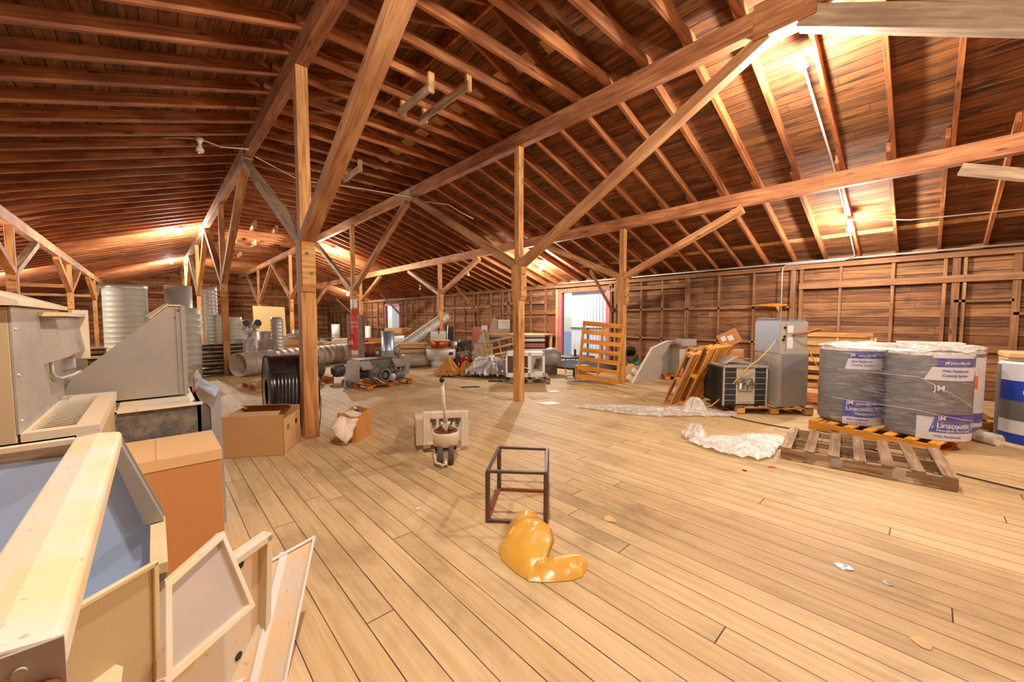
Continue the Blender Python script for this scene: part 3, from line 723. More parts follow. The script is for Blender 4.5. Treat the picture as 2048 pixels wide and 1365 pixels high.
def quadtray(lab, T, TL, BR, face, rimmat, rim=0.035, bw=0.022, mid=None, holes=False, BL=None):
    T, TL, BR = Vector(T), Vector(TL), Vector(BR); BL = Vector(BL) if BL else TL+BR-T; n = (TL-T).cross(BR-T).normalized()
    if n.dot(Vector((0,0,1.5))-T) < 0: n = -n
    t = thing('access_panel', lab, 'panel', T, 0, 'cream access panels')
    T0 = T.copy(); P_ = [p-T0 for p in (T, TL, BL, BR)]
    back = -n*rim
    MB().prism([p+back*0.8 for p in P_], n*0.003).build('sheet', face, t)
    for a in range(4):
        p, q = P_[a], P_[(a+1)%4]; c0 = (P_[0]+P_[2])/2; off = (c0-(p+q)/2).normalized()*bw*0.5
        MB().beam(p+off+back*0.5, q+off+back*0.5, bw, rim, up=n).build('rim', rimmat, t, bevel=0.003)
    if mid: 
        a = P_[0].lerp(P_[1], mid); b_ = P_[3].lerp(P_[2], mid); MB().beam(a+back*0.6, b_+back*0.6, 0.03, 0.012, up=n).build('stiffener', rimmat, t)
    if holes:
        for f in (0.12, 0.80):
            h = P_[0].lerp(P_[1], 0.30).lerp(P_[3].lerp(P_[2], 0.30), f)
            MB().cyl(h+back*0.8+n*0.004, h+back*0.8+n*0.006, 0.016, 16).build('knockout_hole', 'black', t)
    return t
def V(a): return Vector(a)
quadtray('flat tan metal panel leaning in the opening of the cabinet shell', (-0.013,1.407,0.84), V((-0.013,1.407,0.84))+V((-0.80,-0.60,0))*0.4, (-0.023,1.444,0.47), 'tan', 'beige', rim=0.014, bw=0.014)
quadtray('cream framed panel with a brushed grey lining, beside the big orange box', (0.163,1.732,0.72), (-0.001,1.511,0.716), (0.242,1.680,0.42), 'panelgrey', 'beigedust', rim=0.03, bw=0.022, BL=(-0.011,1.380,0.494))
quadtray('deep rimmed cream panel with dark knockout holes, second from the right of the fan', (0.337,1.846,0.60), V((0.337,1.846,0.60))+V((-0.789,-0.614,0))*0.42, (0.315,1.876,0.04), 'beigedust', 'beigedust', rim=0.05, bw=0.03, holes=True)
quadtray('thin white edged cream panel, rightmost of the leaning fan', (0.540,1.988,0.45), V((0.540,1.988,0.45))+(V((0.374,1.979,0.42))-V((0.540,1.988,0.45))).normalized()*0.40, (0.345,1.745,0.0), 'beigedust', 'white', rim=0.014, bw=0.012, mid=0.35)
tag(MB().prism([(-0.201,1.515,0.62),(-0.09,1.354,0.62),(-0.092,1.221,0.62),(-0.214,1.382,0.62)],(0,0,-0.004)).build('access_panel','beige'), 'small flat tan sheet at the bottom edge beneath the flat tan panel', 'panel', 'cream access panels')

# ---------------------------------------------------------------- beige rooftop unit at the left edge
t = thing('furnace_cabinet', 'beige and bare metal equipment cabinet at the left edge', 'cabinet', (0,0,0))
MB().bx(-1.2, -0.425, 2.5, 3.6, 0.985, 1.55).bx(-1.2, -0.20, 2.52, 3.58, 0, 0.98).build('casing', 'tan', t, bevel=0.004)
MB().bx(-0.425, -0.418, 2.50, 3.6, 1.03, 1.55).build('bare_side_panel', 'galvdust', t)
MB().prism([(-1.25,2.46,1.555),(-0.39,2.46,1.555),(-0.39,2.46,1.575),(-0.60,2.46,1.655),(-1.25,2.46,1.665)], (0,1.2,0)).build('top_cover', 'beigedust', t)
MB().bx(-1.0,-0.62,2.55,3.4,1.66,1.70).build('vent_cap','beigedust',t)
hd = MB().prism([(-0.418,3.05,1.52),(-0.37,3.05,1.51),(-0.34,3.05,1.30),(-0.418,3.05,1.27)], (0,0.78,0)).build('hood', 'galvdust', t)
MB().bx(-0.39,-0.32,3.82,3.85,1.24,1.56).bx(-0.42,-0.33,3.0,3.85,1.515,1.535).build('hood_edge', 'beigedust', hd)
MB().tube([(-0.41,3.2,1.28),(-0.41,3.2,1.215),(-0.40,3.2,1.19),(-0.385,3.25,1.175),(-0.35,3.35,1.18),(-0.33,3.42,1.19)], 0.008, 10).build('pull_handle', 'galv', t, 'bright bent pull handle')
dk = MB().bx(-0.417,-0.40,2.56,3.5,0.982,1.03).bx(-0.27,-0.195,2.56,3.5,0.982,1.03).bx(-0.417,-0.195,2.505,2.56,0.982,1.03).bx(-0.417,-0.195,3.5,3.59,0.982,1.03).build('louvre_deck', 'beigedust', t)
b = MB()
for i in range(22): b.box((-0.335, 2.58+i*0.0425, 1.012), (0.14,0.017,0.004), (math.radians(-12),0,0))
b.build('louvre_blade', 'beigedust', dk)
MB().bx(-0.398,-0.272,2.562,3.498,0.984,0.99).build('louvre_recess_shade','black',dk)  # black sheet paints the shade of the recess between the blades
for z in (1.08, 1.27, 1.46):
    MB().ball((-0.416,2.54,z),0.006,8).build('screw','galv',t)

# ---------------------------------------------------------------- grey sheet metal ducts behind it
t = thing('sheet_metal_duct', 'large wedge shaped grey sheet metal duct fitting standing on a lower duct', 'duct', (0,0,0))
MB().prism([(-0.46,3.80,0.935),(0.166,3.80,0.935),(0.155,3.80,1.598),(0.085,3.80,1.598),(-0.46,3.80,1.06)], (0,0.35,0)).build('body', 'sheetgrey', t)
MB().bx(0.122,0.128,3.793,3.80,0.94,1.597).bx(0.15,0.176,3.79,3.81,0.935,1.60).build('flange', 'sheetgrey', t)
MB().prism([(0.085,3.79,1.598),(0.155,3.79,1.598),(0.155,3.79,1.606),(0.085,3.79,1.606)],(0,0.37,0)).prism([(0.085,3.80,1.606),(-0.02,3.80,1.50),(-0.045,3.98,1.52),(0.06,3.98,1.606)],(0,0,0.008)).build('top_lip', 'beigedust', t)
MB().cyl((0.14,3.79,1.572),(0.14,3.785,1.572),0.008,10).cyl((0.12,3.79,1.52),(0.12,3.785,1.52),0.005,8).build('screw','motor',t)
t = thing('sheet_metal_duct', 'open grey lined duct under the wedge shaped fitting, with a bright flange at its right', 'duct', (0,0,0))
MB().bx(-0.40,-0.19,3.42,4.3,0.0,0.92).bx(-0.40,0.22,3.44,3.47,0,0.91).bx(-0.40,0.22,4.27,4.3,0,0.92).bx(0.20,0.22,3.44,4.3,0,0.92).build('casing', 'ductliner', t)
MB().bx(-0.40,0.23,3.42,3.47,0.908,0.922).bx(-0.19,0.22,3.46,4.3,0.905,0.92).build('top_edge', 'beigedust', t)
MB().prism([(0.34,3.46,0),(0.335,3.46,1.0),(0.225,3.46,1.085),(0.205,3.46,0.97),(0.275,3.46,0.87),(0.285,3.46,0)], (0,0.05,0)).prism([(0.335,3.46,1.0),(0.225,3.46,1.085),(0.195,3.40,1.05),(0.30,3.40,0.95)],(0,0.0,0.006)).build('end_flange', 'galvblue', t, 'bluish bare steel flange')
MB().bx(0.222,0.285,3.47,3.5,0,0.9).build('flange_web','greydark',t)
# plastic bottle on the duct
t = thing('plastic_bottle', 'clear crumpled bottle standing beside the wedge shaped duct', 'bottle', (0.235,3.92,0.92))
MB().lathe([(0.001,0),(0.032,0.004),(0.034,0.05),(0.028,0.075),(0.034,0.10),(0.03,0.14),(0.012,0.165),(0.012,0.18)],18).build('bottle_body','clear',t)
MB().cyl((0,0,0.0),(0,0,0.03),0.028,16).build('label_band','red',t)

# ---------------------------------------------------------------- cardboard boxes
t = thing('cardboard_box', 'big closed box with an orange brown front beside the leaning panels', 'box', (0,0,0), 0, 'cardboard boxes')
MB().bx(-0.36,0.27,2.87,3.40,0,0.705).build('carton', 'cardorange', t, bevel=0.004)
MB().bx(-0.362,0.272,2.868,3.40,0.705,0.722).bx(-0.362,0.272,2.866,2.869,0.66,0.72).build('top_flaps', 'cardpale', t)
MB().bx(-0.02,-0.016,2.866,3.40,0.7215,0.7245).build('flap_seam', 'card', t)
# open moving box
t = thing('cardboard_box', 'open tan box with hand holes on the floor in front of the nearest post', 'box', (0.49,5.09,0), math.radians(-31), 'cardboard boxes')
W_, D_, H_ = 0.60, 0.55, 0.45
b = MB().bx(0,W_,0,0.006,0,H_).bx(0,W_,D_-0.006,D_,0,H_).bx(0,0.006,0,D_,0,H_).bx(0,W_,0,D_,0,0.006).build('box_walls','card',t)
# side with two hand holes
b = MB(); x0, x1 = W_-0.006, W_
for (ya,yb,za,zb) in ((0,D_,0,0.25),(0,0.10,0.25,0.31),(0.18,0.37,0.25,0.31),(0.45,D_,0.25,0.31),(0,D_,0.31,H_-0.05)): b.bx(x0,x1,ya,yb,za,zb)
b.build('side_wall','card',t)
MB().box((W_*0.42,0.10,H_-0.02),(W_*0.86,0.20,0.005),(math.radians(14),0,0)).build('front_flap','card',t)
MB().box((W_*0.45,D_-0.08,H_+0.01),(W_*0.8,0.18,0.005),(math.radians(-20),0,0)).build('back_flap','card',t)
# paper bag with cloth
t = thing('paper_bag', 'brown paper bag on the floor to the right of the nearest post', 'bag', (1.83,4.88,0), math.radians(42), 'bags')
b = MB(); wd, dp, hh = 0.20, 0.13, 0.34
def bagfn(u, v):
    a = 2*PI*u; c, s_ = math.cos(a), math.sin(a)
    k = (abs(c)**8+abs(s_)**8)**(-1/8)
    z = hh*v + (0.02*math.sin(3*a) if v > 0.98 else 0)
    f = 1 + 0.05*v*math.sin(5*a+v*3)
    return (wd*c*k*f, dp*s_*k*f*(1+0.1*v), z)
b.grid(bagfn, 48, 10, smooth=False, closed_u=True).bx(-wd*0.95,wd*0.95,-dp*0.95,dp*0.95,0,0.004)
b.build('bag_body','kraft',t, solid=0.003)
t = thing('cloth', 'cream cloth hanging over the left side of the paper bag', 'cloth', (0,0,0))
b = MB(); P0 = Vector((1.86,4.80,0.33)); 
pts_top = [Vector((1.80,4.98,0.35)), Vector((1.55,4.76,0.31)), Vector((1.47,4.70,0.22)), Vector((1.50,4.66,0.15)), Vector((1.60,4.60,0.03)), Vector((1.68,4.62,0.09)), Vector((1.72,4.66,0.16)), Vector((1.78,4.66,0.28)), Vector((1.86,4.74,0.33))]
cen = Vector((1.64,4.68,0.26))
def clo(u, v):
    n = len(pts_top); k = u*(n); i = int(k) % n; f = k-int(k); a = pts_top[i].lerp(pts_top[(i+1) % n], f)
    p = cen.lerp(a, v); bul = math.sin(v*PI)*0.035 + 0.012*math.sin(u*40)*v
    return p + Vector((-0.6,-0.75,0.25))*bul
b.grid(clo, 64, 10, closed_u=True).build('cloth_sheet','cloth',t, solid=0.004)
t = thing('spray_bottle', 'small blue bottle poking out of the paper bag', 'bottle', (1.86,4.93,0.34), 0, 'small bottles', (math.radians(50), 0, math.radians(-40)))
MB().cyl((0,0,-0.06),(0,0,0.03),0.022,14).build('bottle_body','blue',t)
MB().cyl((0,0,0.03),(0,0,0.07),0.016,14,r2=0.014).build('cap','white',t)

# ---------------------------------------------------------------- black pipe spool
t = thing('pipe_spool', 'big coil of black plastic pipe standing behind the nearest post', 'spool', (1.10,6.14,0), math.radians(-4))
R_, wd = 0.50, 0.56
prof = [(0.18,0),(R_-0.02,0),(R_,0.02)]
n = 12
for i in range(n):
    z0 = 0.03+(wd-0.06)*i/n; dz = (wd-0.06)/n
    prof += [(R_-0.006,z0),(R_-0.003,z0+dz*0.3),(R_-0.003,z0+dz*0.7),(R_-0.006,z0+dz)]
prof += [(R_,wd-0.02),(R_-0.02,wd),(0.18,wd),(0.18,0)]
m_ = Matrix.Translation((0,0.0,R_)) @ Matrix.Rotation(PI/2, 4, 'Y')
MB().lathe(prof, 56, m_).build('coil','blackplastic',t)
for za, zb in ((-0.004,0.02),(wd-0.02,wd+0.004)): MB().lathe([(R_+0.004,za),(R_+0.008,(za+zb)/2),(R_+0.004,zb)],56,m_).build('rim_band','blackplastic',t)
b = MB()
b.grid(lambda u, v: (0.04+0.42*u, -(R_+0.003)*math.cos(math.radians(36+6*v)), R_+(R_+0.003)*math.sin(math.radians(36+6*v))), 2, 4)
b.build('loose_end','black',t)

# ---------------------------------------------------------------- pallet jack
t = thing('pallet_jack', 'worn cream pallet jack with its handle up, standing in the middle of the floor', 'pallet jack', (2.40,3.70,0), math.radians(-33.5), None)
fr = MB().bx(-0.25,-0.17,-0.06,0.0,0.05,0.46).bx(0.17,0.25,-0.06,0.0,0.05,0.46).bx(-0.17,0.17,-0.06,0.02,0.385,0.46).build('upright_frame','jack',t,bevel=0.008)
MB().bx(-0.168,0.168,-0.012,0.01,0.10,0.33).build('frame_backing','jack',t)
for x in (-0.13,-0.05,0.05,0.13): MB().cyl((x,-0.03,0.31),(x,-0.03,0.37),0.022,12).build('spring','motorb',t)
for s in (-1,1):
    ox = -0.33 if s < 0 else 0.22
    fk = MB().prism([(ox,0.02,0.37),(ox,0.14,0.38),(ox,0.26,0.24),(ox,1.05,0.19),(ox,1.13,0.09),(ox,1.05,0.085),(ox,0.18,0.085),(ox,0.02,0.07)], (-s*0.18,0,0)).build('fork','jackdust',t,bevel=0.008)
    fk.rotation_euler = (0,0,math.radians(6))
    MB().cyl((s*0.26-0.1,0.98,0.045),(s*0.20-0.1,0.98,0.045),0.045,16).build('load_roller','rubber',t)
pc = MB().lathe([(0.001,0.17),(0.115,0.175),(0.13,0.19),(0.136,0.30),(0.13,0.325),(0.10,0.33),(0.001,0.33)],30,Matrix.Translation((0.0,-0.34,0))).build('pump_housing','jack',t)
MB().lathe([(0.13,0.322),(0.122,0.335),(0.09,0.342),(0.07,0.333),(0.001,0.335)],30,Matrix.Translation((0,-0.34,0))).bx(-0.05,-0.01,-0.40,-0.36,0.33,0.36).ball((0.05,-0.36,0.34),0.03).ball((-0.06,-0.30,0.34),0.025).build('oily_pump_top','rust',pc)
MB().bx(-0.03,0.03,-0.36,-0.30,0.33,0.41).cyl((-0.05,-0.33,0.40),(0.05,-0.33,0.40),0.022,14).build('handle_pivot','jack',t)
MB().bx(-0.11,0.11,-0.45,-0.24,0.155,0.175).build('axle_plate','black',t)
for s in (-1,1):
    wv = MB().lathe([(0.03,-0.024),(0.094,-0.028),(0.104,-0.018),(0.104,0.018),(0.094,0.028),(0.03,0.024)],28,Matrix.Translation((s*0.055,-0.42,0.104)) @ Matrix.Rotation(PI/2,4,'Y')).build('steer_wheel','rubber',t)
    MB().lathe([(0.001,-0.02),(0.032,-0.025),(0.032,0.025),(0.001,0.02)],16,Matrix.Translation((s*0.055,-0.42,0.104)) @ Matrix.Rotation(PI/2,4,'Y')).build('hub','galvdust',wv)
MB().tube([(-0.10,-0.30,0.14),(-0.11,-0.42,0.10),(-0.10,-0.50,0.05),(-0.02,-0.56,0.035),(0.0,-0.57,0.05),(0.0,-0.50,0.08)],0.013,8).build('pedal_linkage','jack',t)
MB().tube([(-0.24,-0.10,0.11),(-0.1,-0.12,0.13)],0.018,8).build('torsion_bar','jack',t)
MB().tube([(0.0,-0.33,0.41),(-0.005,-0.40,0.50),(-0.025,-0.62,0.89)],[0.024,0.018,0.016],12).build('handle','jack',t)
MB().ball((-0.027,-0.63,0.91),0.026).build('handle_knob','black',t)

# ---------------------------------------------------------------- angle iron frame
t = thing('angle_iron_frame', 'small open box frame of angle iron behind the yellow plastic', 'frame', (0,0,0))
c = [Vector(p) for p in ((1.757,2.158,0),(2.047,1.844,0),(2.436,2.185,0),(2.165,2.50,0))]
hgt = Vector((0,0,0.385)); wd = 0.028
for i in range(4):
    a = c[i]; q = c[(i+1)%4]
    timber('upright', a+Vector((0,0,0.003)), a+hgt, wd, wd, 'angle', parent=t, up=(1,0.3,0), bevel=0.002)
    timber('top_bar', a+hgt, q+hgt, wd*0.8, wd*0.8, 'angle', parent=t, bevel=0.002)
    timber('bottom_bar', a+Vector((0,0,0.015)), q+Vector((0,0,0.015)), wd*0.8, wd*0.8, 'angle' if i == 0 else 'rustangle', parent=t, bevel=0.002)

# ---------------------------------------------------------------- crumpled plastics
def hull_sheet(outline, cen, height, seed, nu=72, nv=14, amp=0.02, ridges=5, flat=0.0):
    r = rng(seed); n = len(outline); ph = [r.uniform(0,6.28) for _ in range(8)]
    O = [Vector(p) for p in outline]
    b = MB(); C_ = Vector(cen)
    def fn(u, v):
        k = u*n; i = int(k) % n; f = k-int(k); f = f*f*(3-2*f)*0.5+f*0.5
        a = O[i].lerp(O[(i+1) % n], f); p = C_.lerp(a, v)
        h = height*(1-v**2.2)*(0.7+0.3*math.sin(ridges*2*PI*u+ph[0]+3*v)) + amp*abs(math.sin(9*2*PI*u+ph[1]+7*v))*(0.3+v)*(1-v*0.6) + amp*0.6*abs(math.sin(23*u*6.28+ph[2]+v*11))*v
        return Vector((p.x, p.y, max(0.003, p.z + h)))
    b.grid(fn, nu, nv, closed_u=True, smooth=True); return b
# yellow bag: two folded lobes
t = thing('yellow_plastic_bag', 'translucent yellow plastic bag lying at the foot of the angle iron frame', 'bag', (0,0,0))
b = MB()
bag1 = [((1.95,2.06),(2.05,1.98),0.10),((1.84,2.02),(2.06,1.88),0.14),((1.72,1.93),(2.02,1.76),0.15),((1.60,1.86),(1.93,1.66),0.13),((1.53,1.74),(1.82,1.60),0.10),((1.51,1.60),(1.74,1.55),0.07),((1.52,1.49),(1.66,1.52),0.03)]
def lob(rows, seed):
    r = rng(seed); ph = r.uniform(0,6)
    def fn(u, v):
        k = u*(len(rows)-1); i = min(int(k), len(rows)-2); f = k-i; f2 = f*f*(3-2*f)
        A = Vector(rows[i][0]).lerp(Vector(rows[i+1][0]), f2); B = Vector(rows[i][1]).lerp(Vector(rows[i+1][1]), f2); h = rows[i][2]*(1-f2)+rows[i+1][2]*f2
        tt = v*2 if v <= 0.5 else 2-v*2      # over and back underneath
        p = A.lerp(B, tt)
        z = 0.62*h*(math.sin(tt*PI)**0.75)*(0.78+0.22*abs(math.sin(tt*5+u*6+ph))+0.16*abs(math.sin(u*11+tt*4))) if v <= 0.5 else 0.0
        return (p.x, p.y, 0.004+z)
    return fn
b.grid(lob(bag1, 3), 44, 25)
bag2 = [((1.515,1.495),(1.60,1.58),0.03),((1.56,1.44),(1.70,1.60),0.06),((1.62,1.39),(1.76,1.56),0.075),((1.70,1.33),(1.86,1.50),0.09),((1.77,1.31),(1.91,1.44),0.09),((1.84,1.33),(1.90,1.37),0.05)]
b.grid(lob(bag2, 5), 36, 21)
b.build('bag_film', 'yfilm', t)
t = thing('plastic_sheet', 'long clear plastic sheet strewn on the floor before the leaning pallet', 'plastic sheet', (0,0,0))
hull_sheet([(5.15,4.05,0),(5.3,3.6,0),(5.35,3.2,0),(5.6,2.75,0),(6.0,2.42,0),(6.3,2.1,0),(6.45,1.95,0),(6.75,2.0,0),(6.75,2.35,0),(6.45,2.75,0),(6.2,3.1,0),(5.85,3.5,0),(5.5,3.95,0)], (6.0,2.85,0), 0.06, 5, amp=0.03).build('film','sheetfilm',t)
hull_sheet([(6.15,2.62,0),(6.2,2.5,0),(6.42,2.35,0),(6.6,2.4,0),(6.62,2.6,0),(6.4,2.75,0)], (6.42,2.55,0), 0.22, 15, amp=0.04).build('film_fold','sheetfilm',t)
t = thing('plastic_sheet', 'crumpled white plastic lying left of the weathered grey pallet', 'plastic sheet', (0,0,0))
hull_sheet([(4.72,1.96,0),(4.6,1.72,0),(4.55,1.42,0),(4.62,1.15,0),(4.86,1.08,0),(5.2,1.12,0),(5.6,1.05,0),(5.75,1.2,0),(5.55,1.5,0),(5.2,1.6,0),(4.98,1.85,0)], (5.05,1.4,0), 0.09, 8, amp=0.045, ridges=4).build('film','whitefilm',t)
hull_sheet([(4.95,2.12,0),(4.8,2.02,0),(4.82,1.86,0),(5.0,1.80,0),(5.14,1.95,0)], (4.96,1.95,0), 0.17, 18, amp=0.05).build('film_fold','whitefilm',t)

# ---------------------------------------------------------------- insulation rolls with printed wrap
def text_geo(s, size, cx, cy, width=None):
    cu = bpy.data.curves.new('letters', 'FONT'); cu.body = s; cu.size = size; cu.align_x = 'LEFT'; cu.extrude = 0; cu.offset = size*0.014
    ob = bpy.data.objects.new('letters', cu); COL.objects.link(ob)
    dg = bpy.context.evaluated_depsgraph_get(); me = bpy.data.meshes.new_from_object(ob.evaluated_get(dg))
    vs_ = [v.co.copy() for v in me.vertices]; fs_ = [tuple(p.vertices) for p in me.polygons]
    bpy.data.objects.remove(ob); bpy.data.curves.remove(cu)
    if width and vs_:
        mx_ = max(v.x for v in vs_); k = width/mx_ if mx_ > 0 else 1
        vs_ = [Vector((v.x*k, v.y, 0)) for v in vs_]
    return [Vector((v.x+cx, v.y+cy, 0)) for v in vs_], fs_
def bend(R, vs_, ang0, ztilt=0.0):
    return [Vector((R*math.cos(ang0+v.x/R), R*math.sin(ang0+v.x/R), v.y + ztilt*v.x)) for v in vs_]
def patch(R, x0, x1, z0, z1, ang0, tilt=0.0, skew=0.0, n=14):
    vs_ = []; 
    for i in range(n+1):
        for j, z in enumerate((z0, z1)):
            x = x0+(x1-x0)*i/n + (skew if j else 0); vs_.append(Vector((x, z, 0)))
    return bend(R, vs_, ang0, tilt), [(2*i, 2*i+2, 2*i+3, 2*i+1) for i in range(n)]
def roll(name_lab, x, y, z, r, h, printed, ang, body='rollgrey', twin=False):
    t = thing('insulation_roll', name_lab, 'insulation roll', (x,y,z), 0, 'wrapped insulation rolls')
    MB().lathe([(0.001,0),(r-0.03,0),(r-0.008,0.02),(r,0.06),(r,h-0.06),(r-0.01,h-0.02),(r-0.05,h),(0.08,h+0.01),(0.05,h-0.03),(0.001,h-0.03)],48).build('roll_body', body, t)
    MB().lathe([(r-0.035,h+0.003),(r-0.02,h-0.008),(r+0.002,h-0.035)],48).build('gathered_wrap_edge','whitefilm',t)
    R = r+0.003
    a0 = math.radians(ang)
    if printed:
        def P_(nm, x0,x1,z0,z1,mat,k=0.0,skew=0.0):
            v, f = patch(R+k,x0,x1,z0,z1,a0,0.0,skew); return MB().add(v,f,True).build(nm,mat,t)
        def T_(s, size, x, z, mat='white', width=None, k=0.002):
            v, f = text_geo(s,size,x,z,width); MB().add(bend(R+k,v,a0),f).build('lettering',mat,t)
        L = 0.50
        if printed == 1:
            P_('label_strip',0,L,0.0,0.10,'labelgrey'); P_('label_band',0,L,0.10,0.21,'blue',0.0005); P_('label_band',0,L,0.21,0.33,'indigo',0.0005)
            T_('JM',0.07,0.03,0.265,'white'); T_('Johns Manville',0.04,0.13,0.262,'white',0.24)
            T_('Linacoustic RC',0.075,0.03,0.185,'white',0.40); T_('Fiberglass Duct Liner',0.035,0.12,0.135,'white',0.30)
            T_('With Reinforced',0.04,0.04,0.055,'indigo',0.22); T_('Coating System',0.04,0.04,0.012,'indigo',0.22)
            P_('label_strip',0.0,0.42,0.72,0.86,'labelgrey',0,0.03); P_('label_band',0.02,0.42,0.86,0.95,'indigo',0.0005,0.05)
            T_('With Reinforced',0.04,0.06,0.81,'indigo',0.22); T_('Coating System',0.04,0.06,0.765,'indigo',0.22); T_('JM',0.05,0.05,0.885,'white'); T_('Johns Manville',0.035,0.13,0.888,'white',0.2)
        if printed == 2:
            P_('label_strip',-0.10,L,0.0,0.26,'labelgrey',0,0.0); P_('label_band',0,L,0.09,0.21,'blue',0.001,0.03); P_('label_band',0.03,L,0.21,0.30,'indigo',0.001,0.02)
            T_('JM',0.06,0.07,0.235,'white',k=0.004); T_('Linacoustic RC',0.085,0.06,0.145,'white',0.44,k=0.004); T_('Fiberglass Duct Liner',0.035,0.06,0.105,'white',0.34,k=0.004)
            T_('With Reinforced',0.04,0.04,0.035,'indigo',0.24,k=0.004)
            P_('label_strip',-0.06,0.42,0.68,0.83,'labelgrey',0,0.06); P_('label_band',0.03,0.40,0.83,0.93,'indigo',0.0006,0.02); P_('label_strip',0.0,0.42,0.93,0.97,'labelgrey')
            T_('JM Johns Manville',0.04,0.10,0.865,'white',0.24,k=0.004); T_('With Reinforced',0.04,0.08,0.775,'indigo',0.24,k=0.004); T_('Coating System',0.04,0.08,0.725,'indigo',0.24,k=0.004); T_('JM',0.09,0.02,0.56,'labelgrey',k=0.004)
        if printed == 3:
            P_('label_strip',-0.2,0.3,0.05,0.9,'labelgrey'); P_('label_sticker',0.0,0.07,0.45,0.85,'white',0.001); P_('price_sticker',0.045,0.09,0.52,0.68,'orangelabel',0.002); P_('label_band',-0.1,0.3,0.1,0.22,'indigo',0.0006)
        if printed == 4:
            P_('label_strip',-0.6,0.5,0.76,0.96,'labelgrey'); P_('label_band',-0.6,0.5,0.52,0.76,'blue',0.0005); P_('label_strip',-0.6,0.5,0.12,0.28,'labelgrey'); P_('label_band',-0.6,0.5,0.0,0.12,'blue',0.0005)
            T_('Johns Manville',0.045,-0.25,0.88,'indigo',0.40,k=0.003); T_('Coating System',0.045,-0.28,0.82,'indigo',0.40,k=0.003)
            T_('With Reinforced',0.035,-0.35,0.70,'white',0.5,k=0.003); T_('Fiberglass Duct Liner',0.06,-0.36,0.61,'white',0.62,k=0.003); T_('JM Johns Manville',0.05,-0.12,0.545,'white',0.36,k=0.003)
            T_('Coating System',0.045,-0.28,0.20,'indigo',0.36,k=0.003); T_('With Reinforced',0.045,-0.25,0.145,'indigo',0.36,k=0.003)
    return t
roll('grey insulation roll with blue print, front left one of the wrapped four', 6.93,0.70,0.135,0.335,0.99,1,-207+23)
roll('grey insulation roll with blue print, front right one of the wrapped four', 6.78,-0.02,0.135,0.36,0.99,2,-176)
roll('grey insulation roll at the back left of the wrapped four', 7.62,0.60,0.135,0.335,0.98,0,-180)
roll('insulation roll with an orange sticker at the back right of the wrapped four', 7.48,-0.16,0.135,0.335,0.98,3,-142)
roll('insulation roll with broad blue bands cut by the right edge of the picture', 7.85,-1.0,0.0,0.385,0.98,4,-160)
# shrink wrap around the four
ctr = [(6.93,0.70,0.335),(6.78,-0.02,0.36),(7.48,-0.16,0.335),(7.62,0.60,0.335)]
cx0 = sum(c_[0] for c_ in ctr)/4; cy0 = sum(c_[1] for c_ in ctr)/4
def support(a):
    d = Vector((math.cos(a), math.sin(a))); return max(c_[0]*d.x+c_[1]*d.y+c_[2] for c_ in ctr)
N_ = 96; ring = []
for i in range(N_):
    a = 2*PI*i/N_; e = 0.02; h0, h1 = support(a-e), support(a+e)
    hv = support(a)+0.012; dh = (h1-h0)/(2*e)
    ring.append(Vector((math.cos(a)*hv - math.sin(a)*dh, math.sin(a)*hv + math.cos(a)*dh)))
t = thing('shrink_wrap', 'clear stretch film wound around the four rolls', 'plastic wrap', (0,0,0))
def wrapf(u, v):
    p = ring[int(round(u*N_)) % N_]; z = 0.16+0.98*v; pull = 0.012*math.sin(v*PI)
    c2 = Vector((cx0,cy0)); p2 = p + (c2-p).normalized()*pull
    return (p2.x, p2.y, z + 0.01*math.sin(u*50))
b = MB().grid(wrapf, N_, 10, closed_u=True)
b.build('film_side','shrink',t)
b = MB()
def topf(u, v):
    p = ring[int(round(u*N_)) % N_]; c2 = Vector((cx0,cy0)); q = p.lerp(c2, v); r_ = 0.02*math.sin(u*37+v*9)+0.02*math.sin(u*71)*v
    return (q.x, q.y, 1.145 + 0.015*math.sin(v*12) + r_*0.8)
b.grid(topf, N_, 9, closed_u=True).build('film_top','sheetfilm',t)
b = MB()
for k, (z0, z1, s0, s1) in enumerate(((0.86,0.52,44,66),(0.47,0.36,42,68))):
    pts = []
    for i in range(30):
        f = i/29; p = ring[int(s0+(s1-s0)*f) % N_]; c2 = Vector((cx0,cy0)); q = p + (p-c2).normalized()*0.006
        pts.append((q.x, q.y, z0+(z1-z0)*f))
    b.tube(pts, 0.003, 5)
b.build('film_rope','sheetfilm',t)
tag(MB().cyl((7.25,-0.62,0.07),(7.45,-0.40,0.07),0.07,18).build('foam_tube','whitefilm'), 'white foam roll on the floor between the wrapped rolls and the right edge', 'foam roll')
# cartons behind the rolls
t = thing('cardboard_box', 'long pale carton wrapped in film behind the wrapped rolls', 'box', (8.75,-0.55,0.0), math.radians(98), 'cardboard boxes')
MB().bx(0,1.1,-0.6,0,0.15,1.08).build('carton','cardpale',t)
MB().bx(-0.02,1.12,-0.62,0.02,1.06,1.10).bx(0.15,0.85,-0.5,-0.1,1.10,1.14).build('film_cover','whitefilm',t)
v, f = text_geo('JM',0.09,0.25,0.93); MB().add([Vector((p.x,0.002,p.y)) for p in v],f).build('lettering','indigo',t)
pallet(1.1,0.7,5,'pallet under the long pale carton behind the rolls','pallet',(8.85,-0.6,0),math.radians(98))
t = thing('cardboard_box', 'pale open carton at the right edge behind the blue banded roll', 'box', (8.6,-1.7,0.0), math.radians(95), 'cardboard boxes')
MB().bx(0,0.95,-0.5,0,0.0,0.97).build('carton','cardpale',t)
MB().bx(-0.01,0.96,-0.52,0.02,0.97,1.05).build('lid','cardpale',t, bevel=0.02)

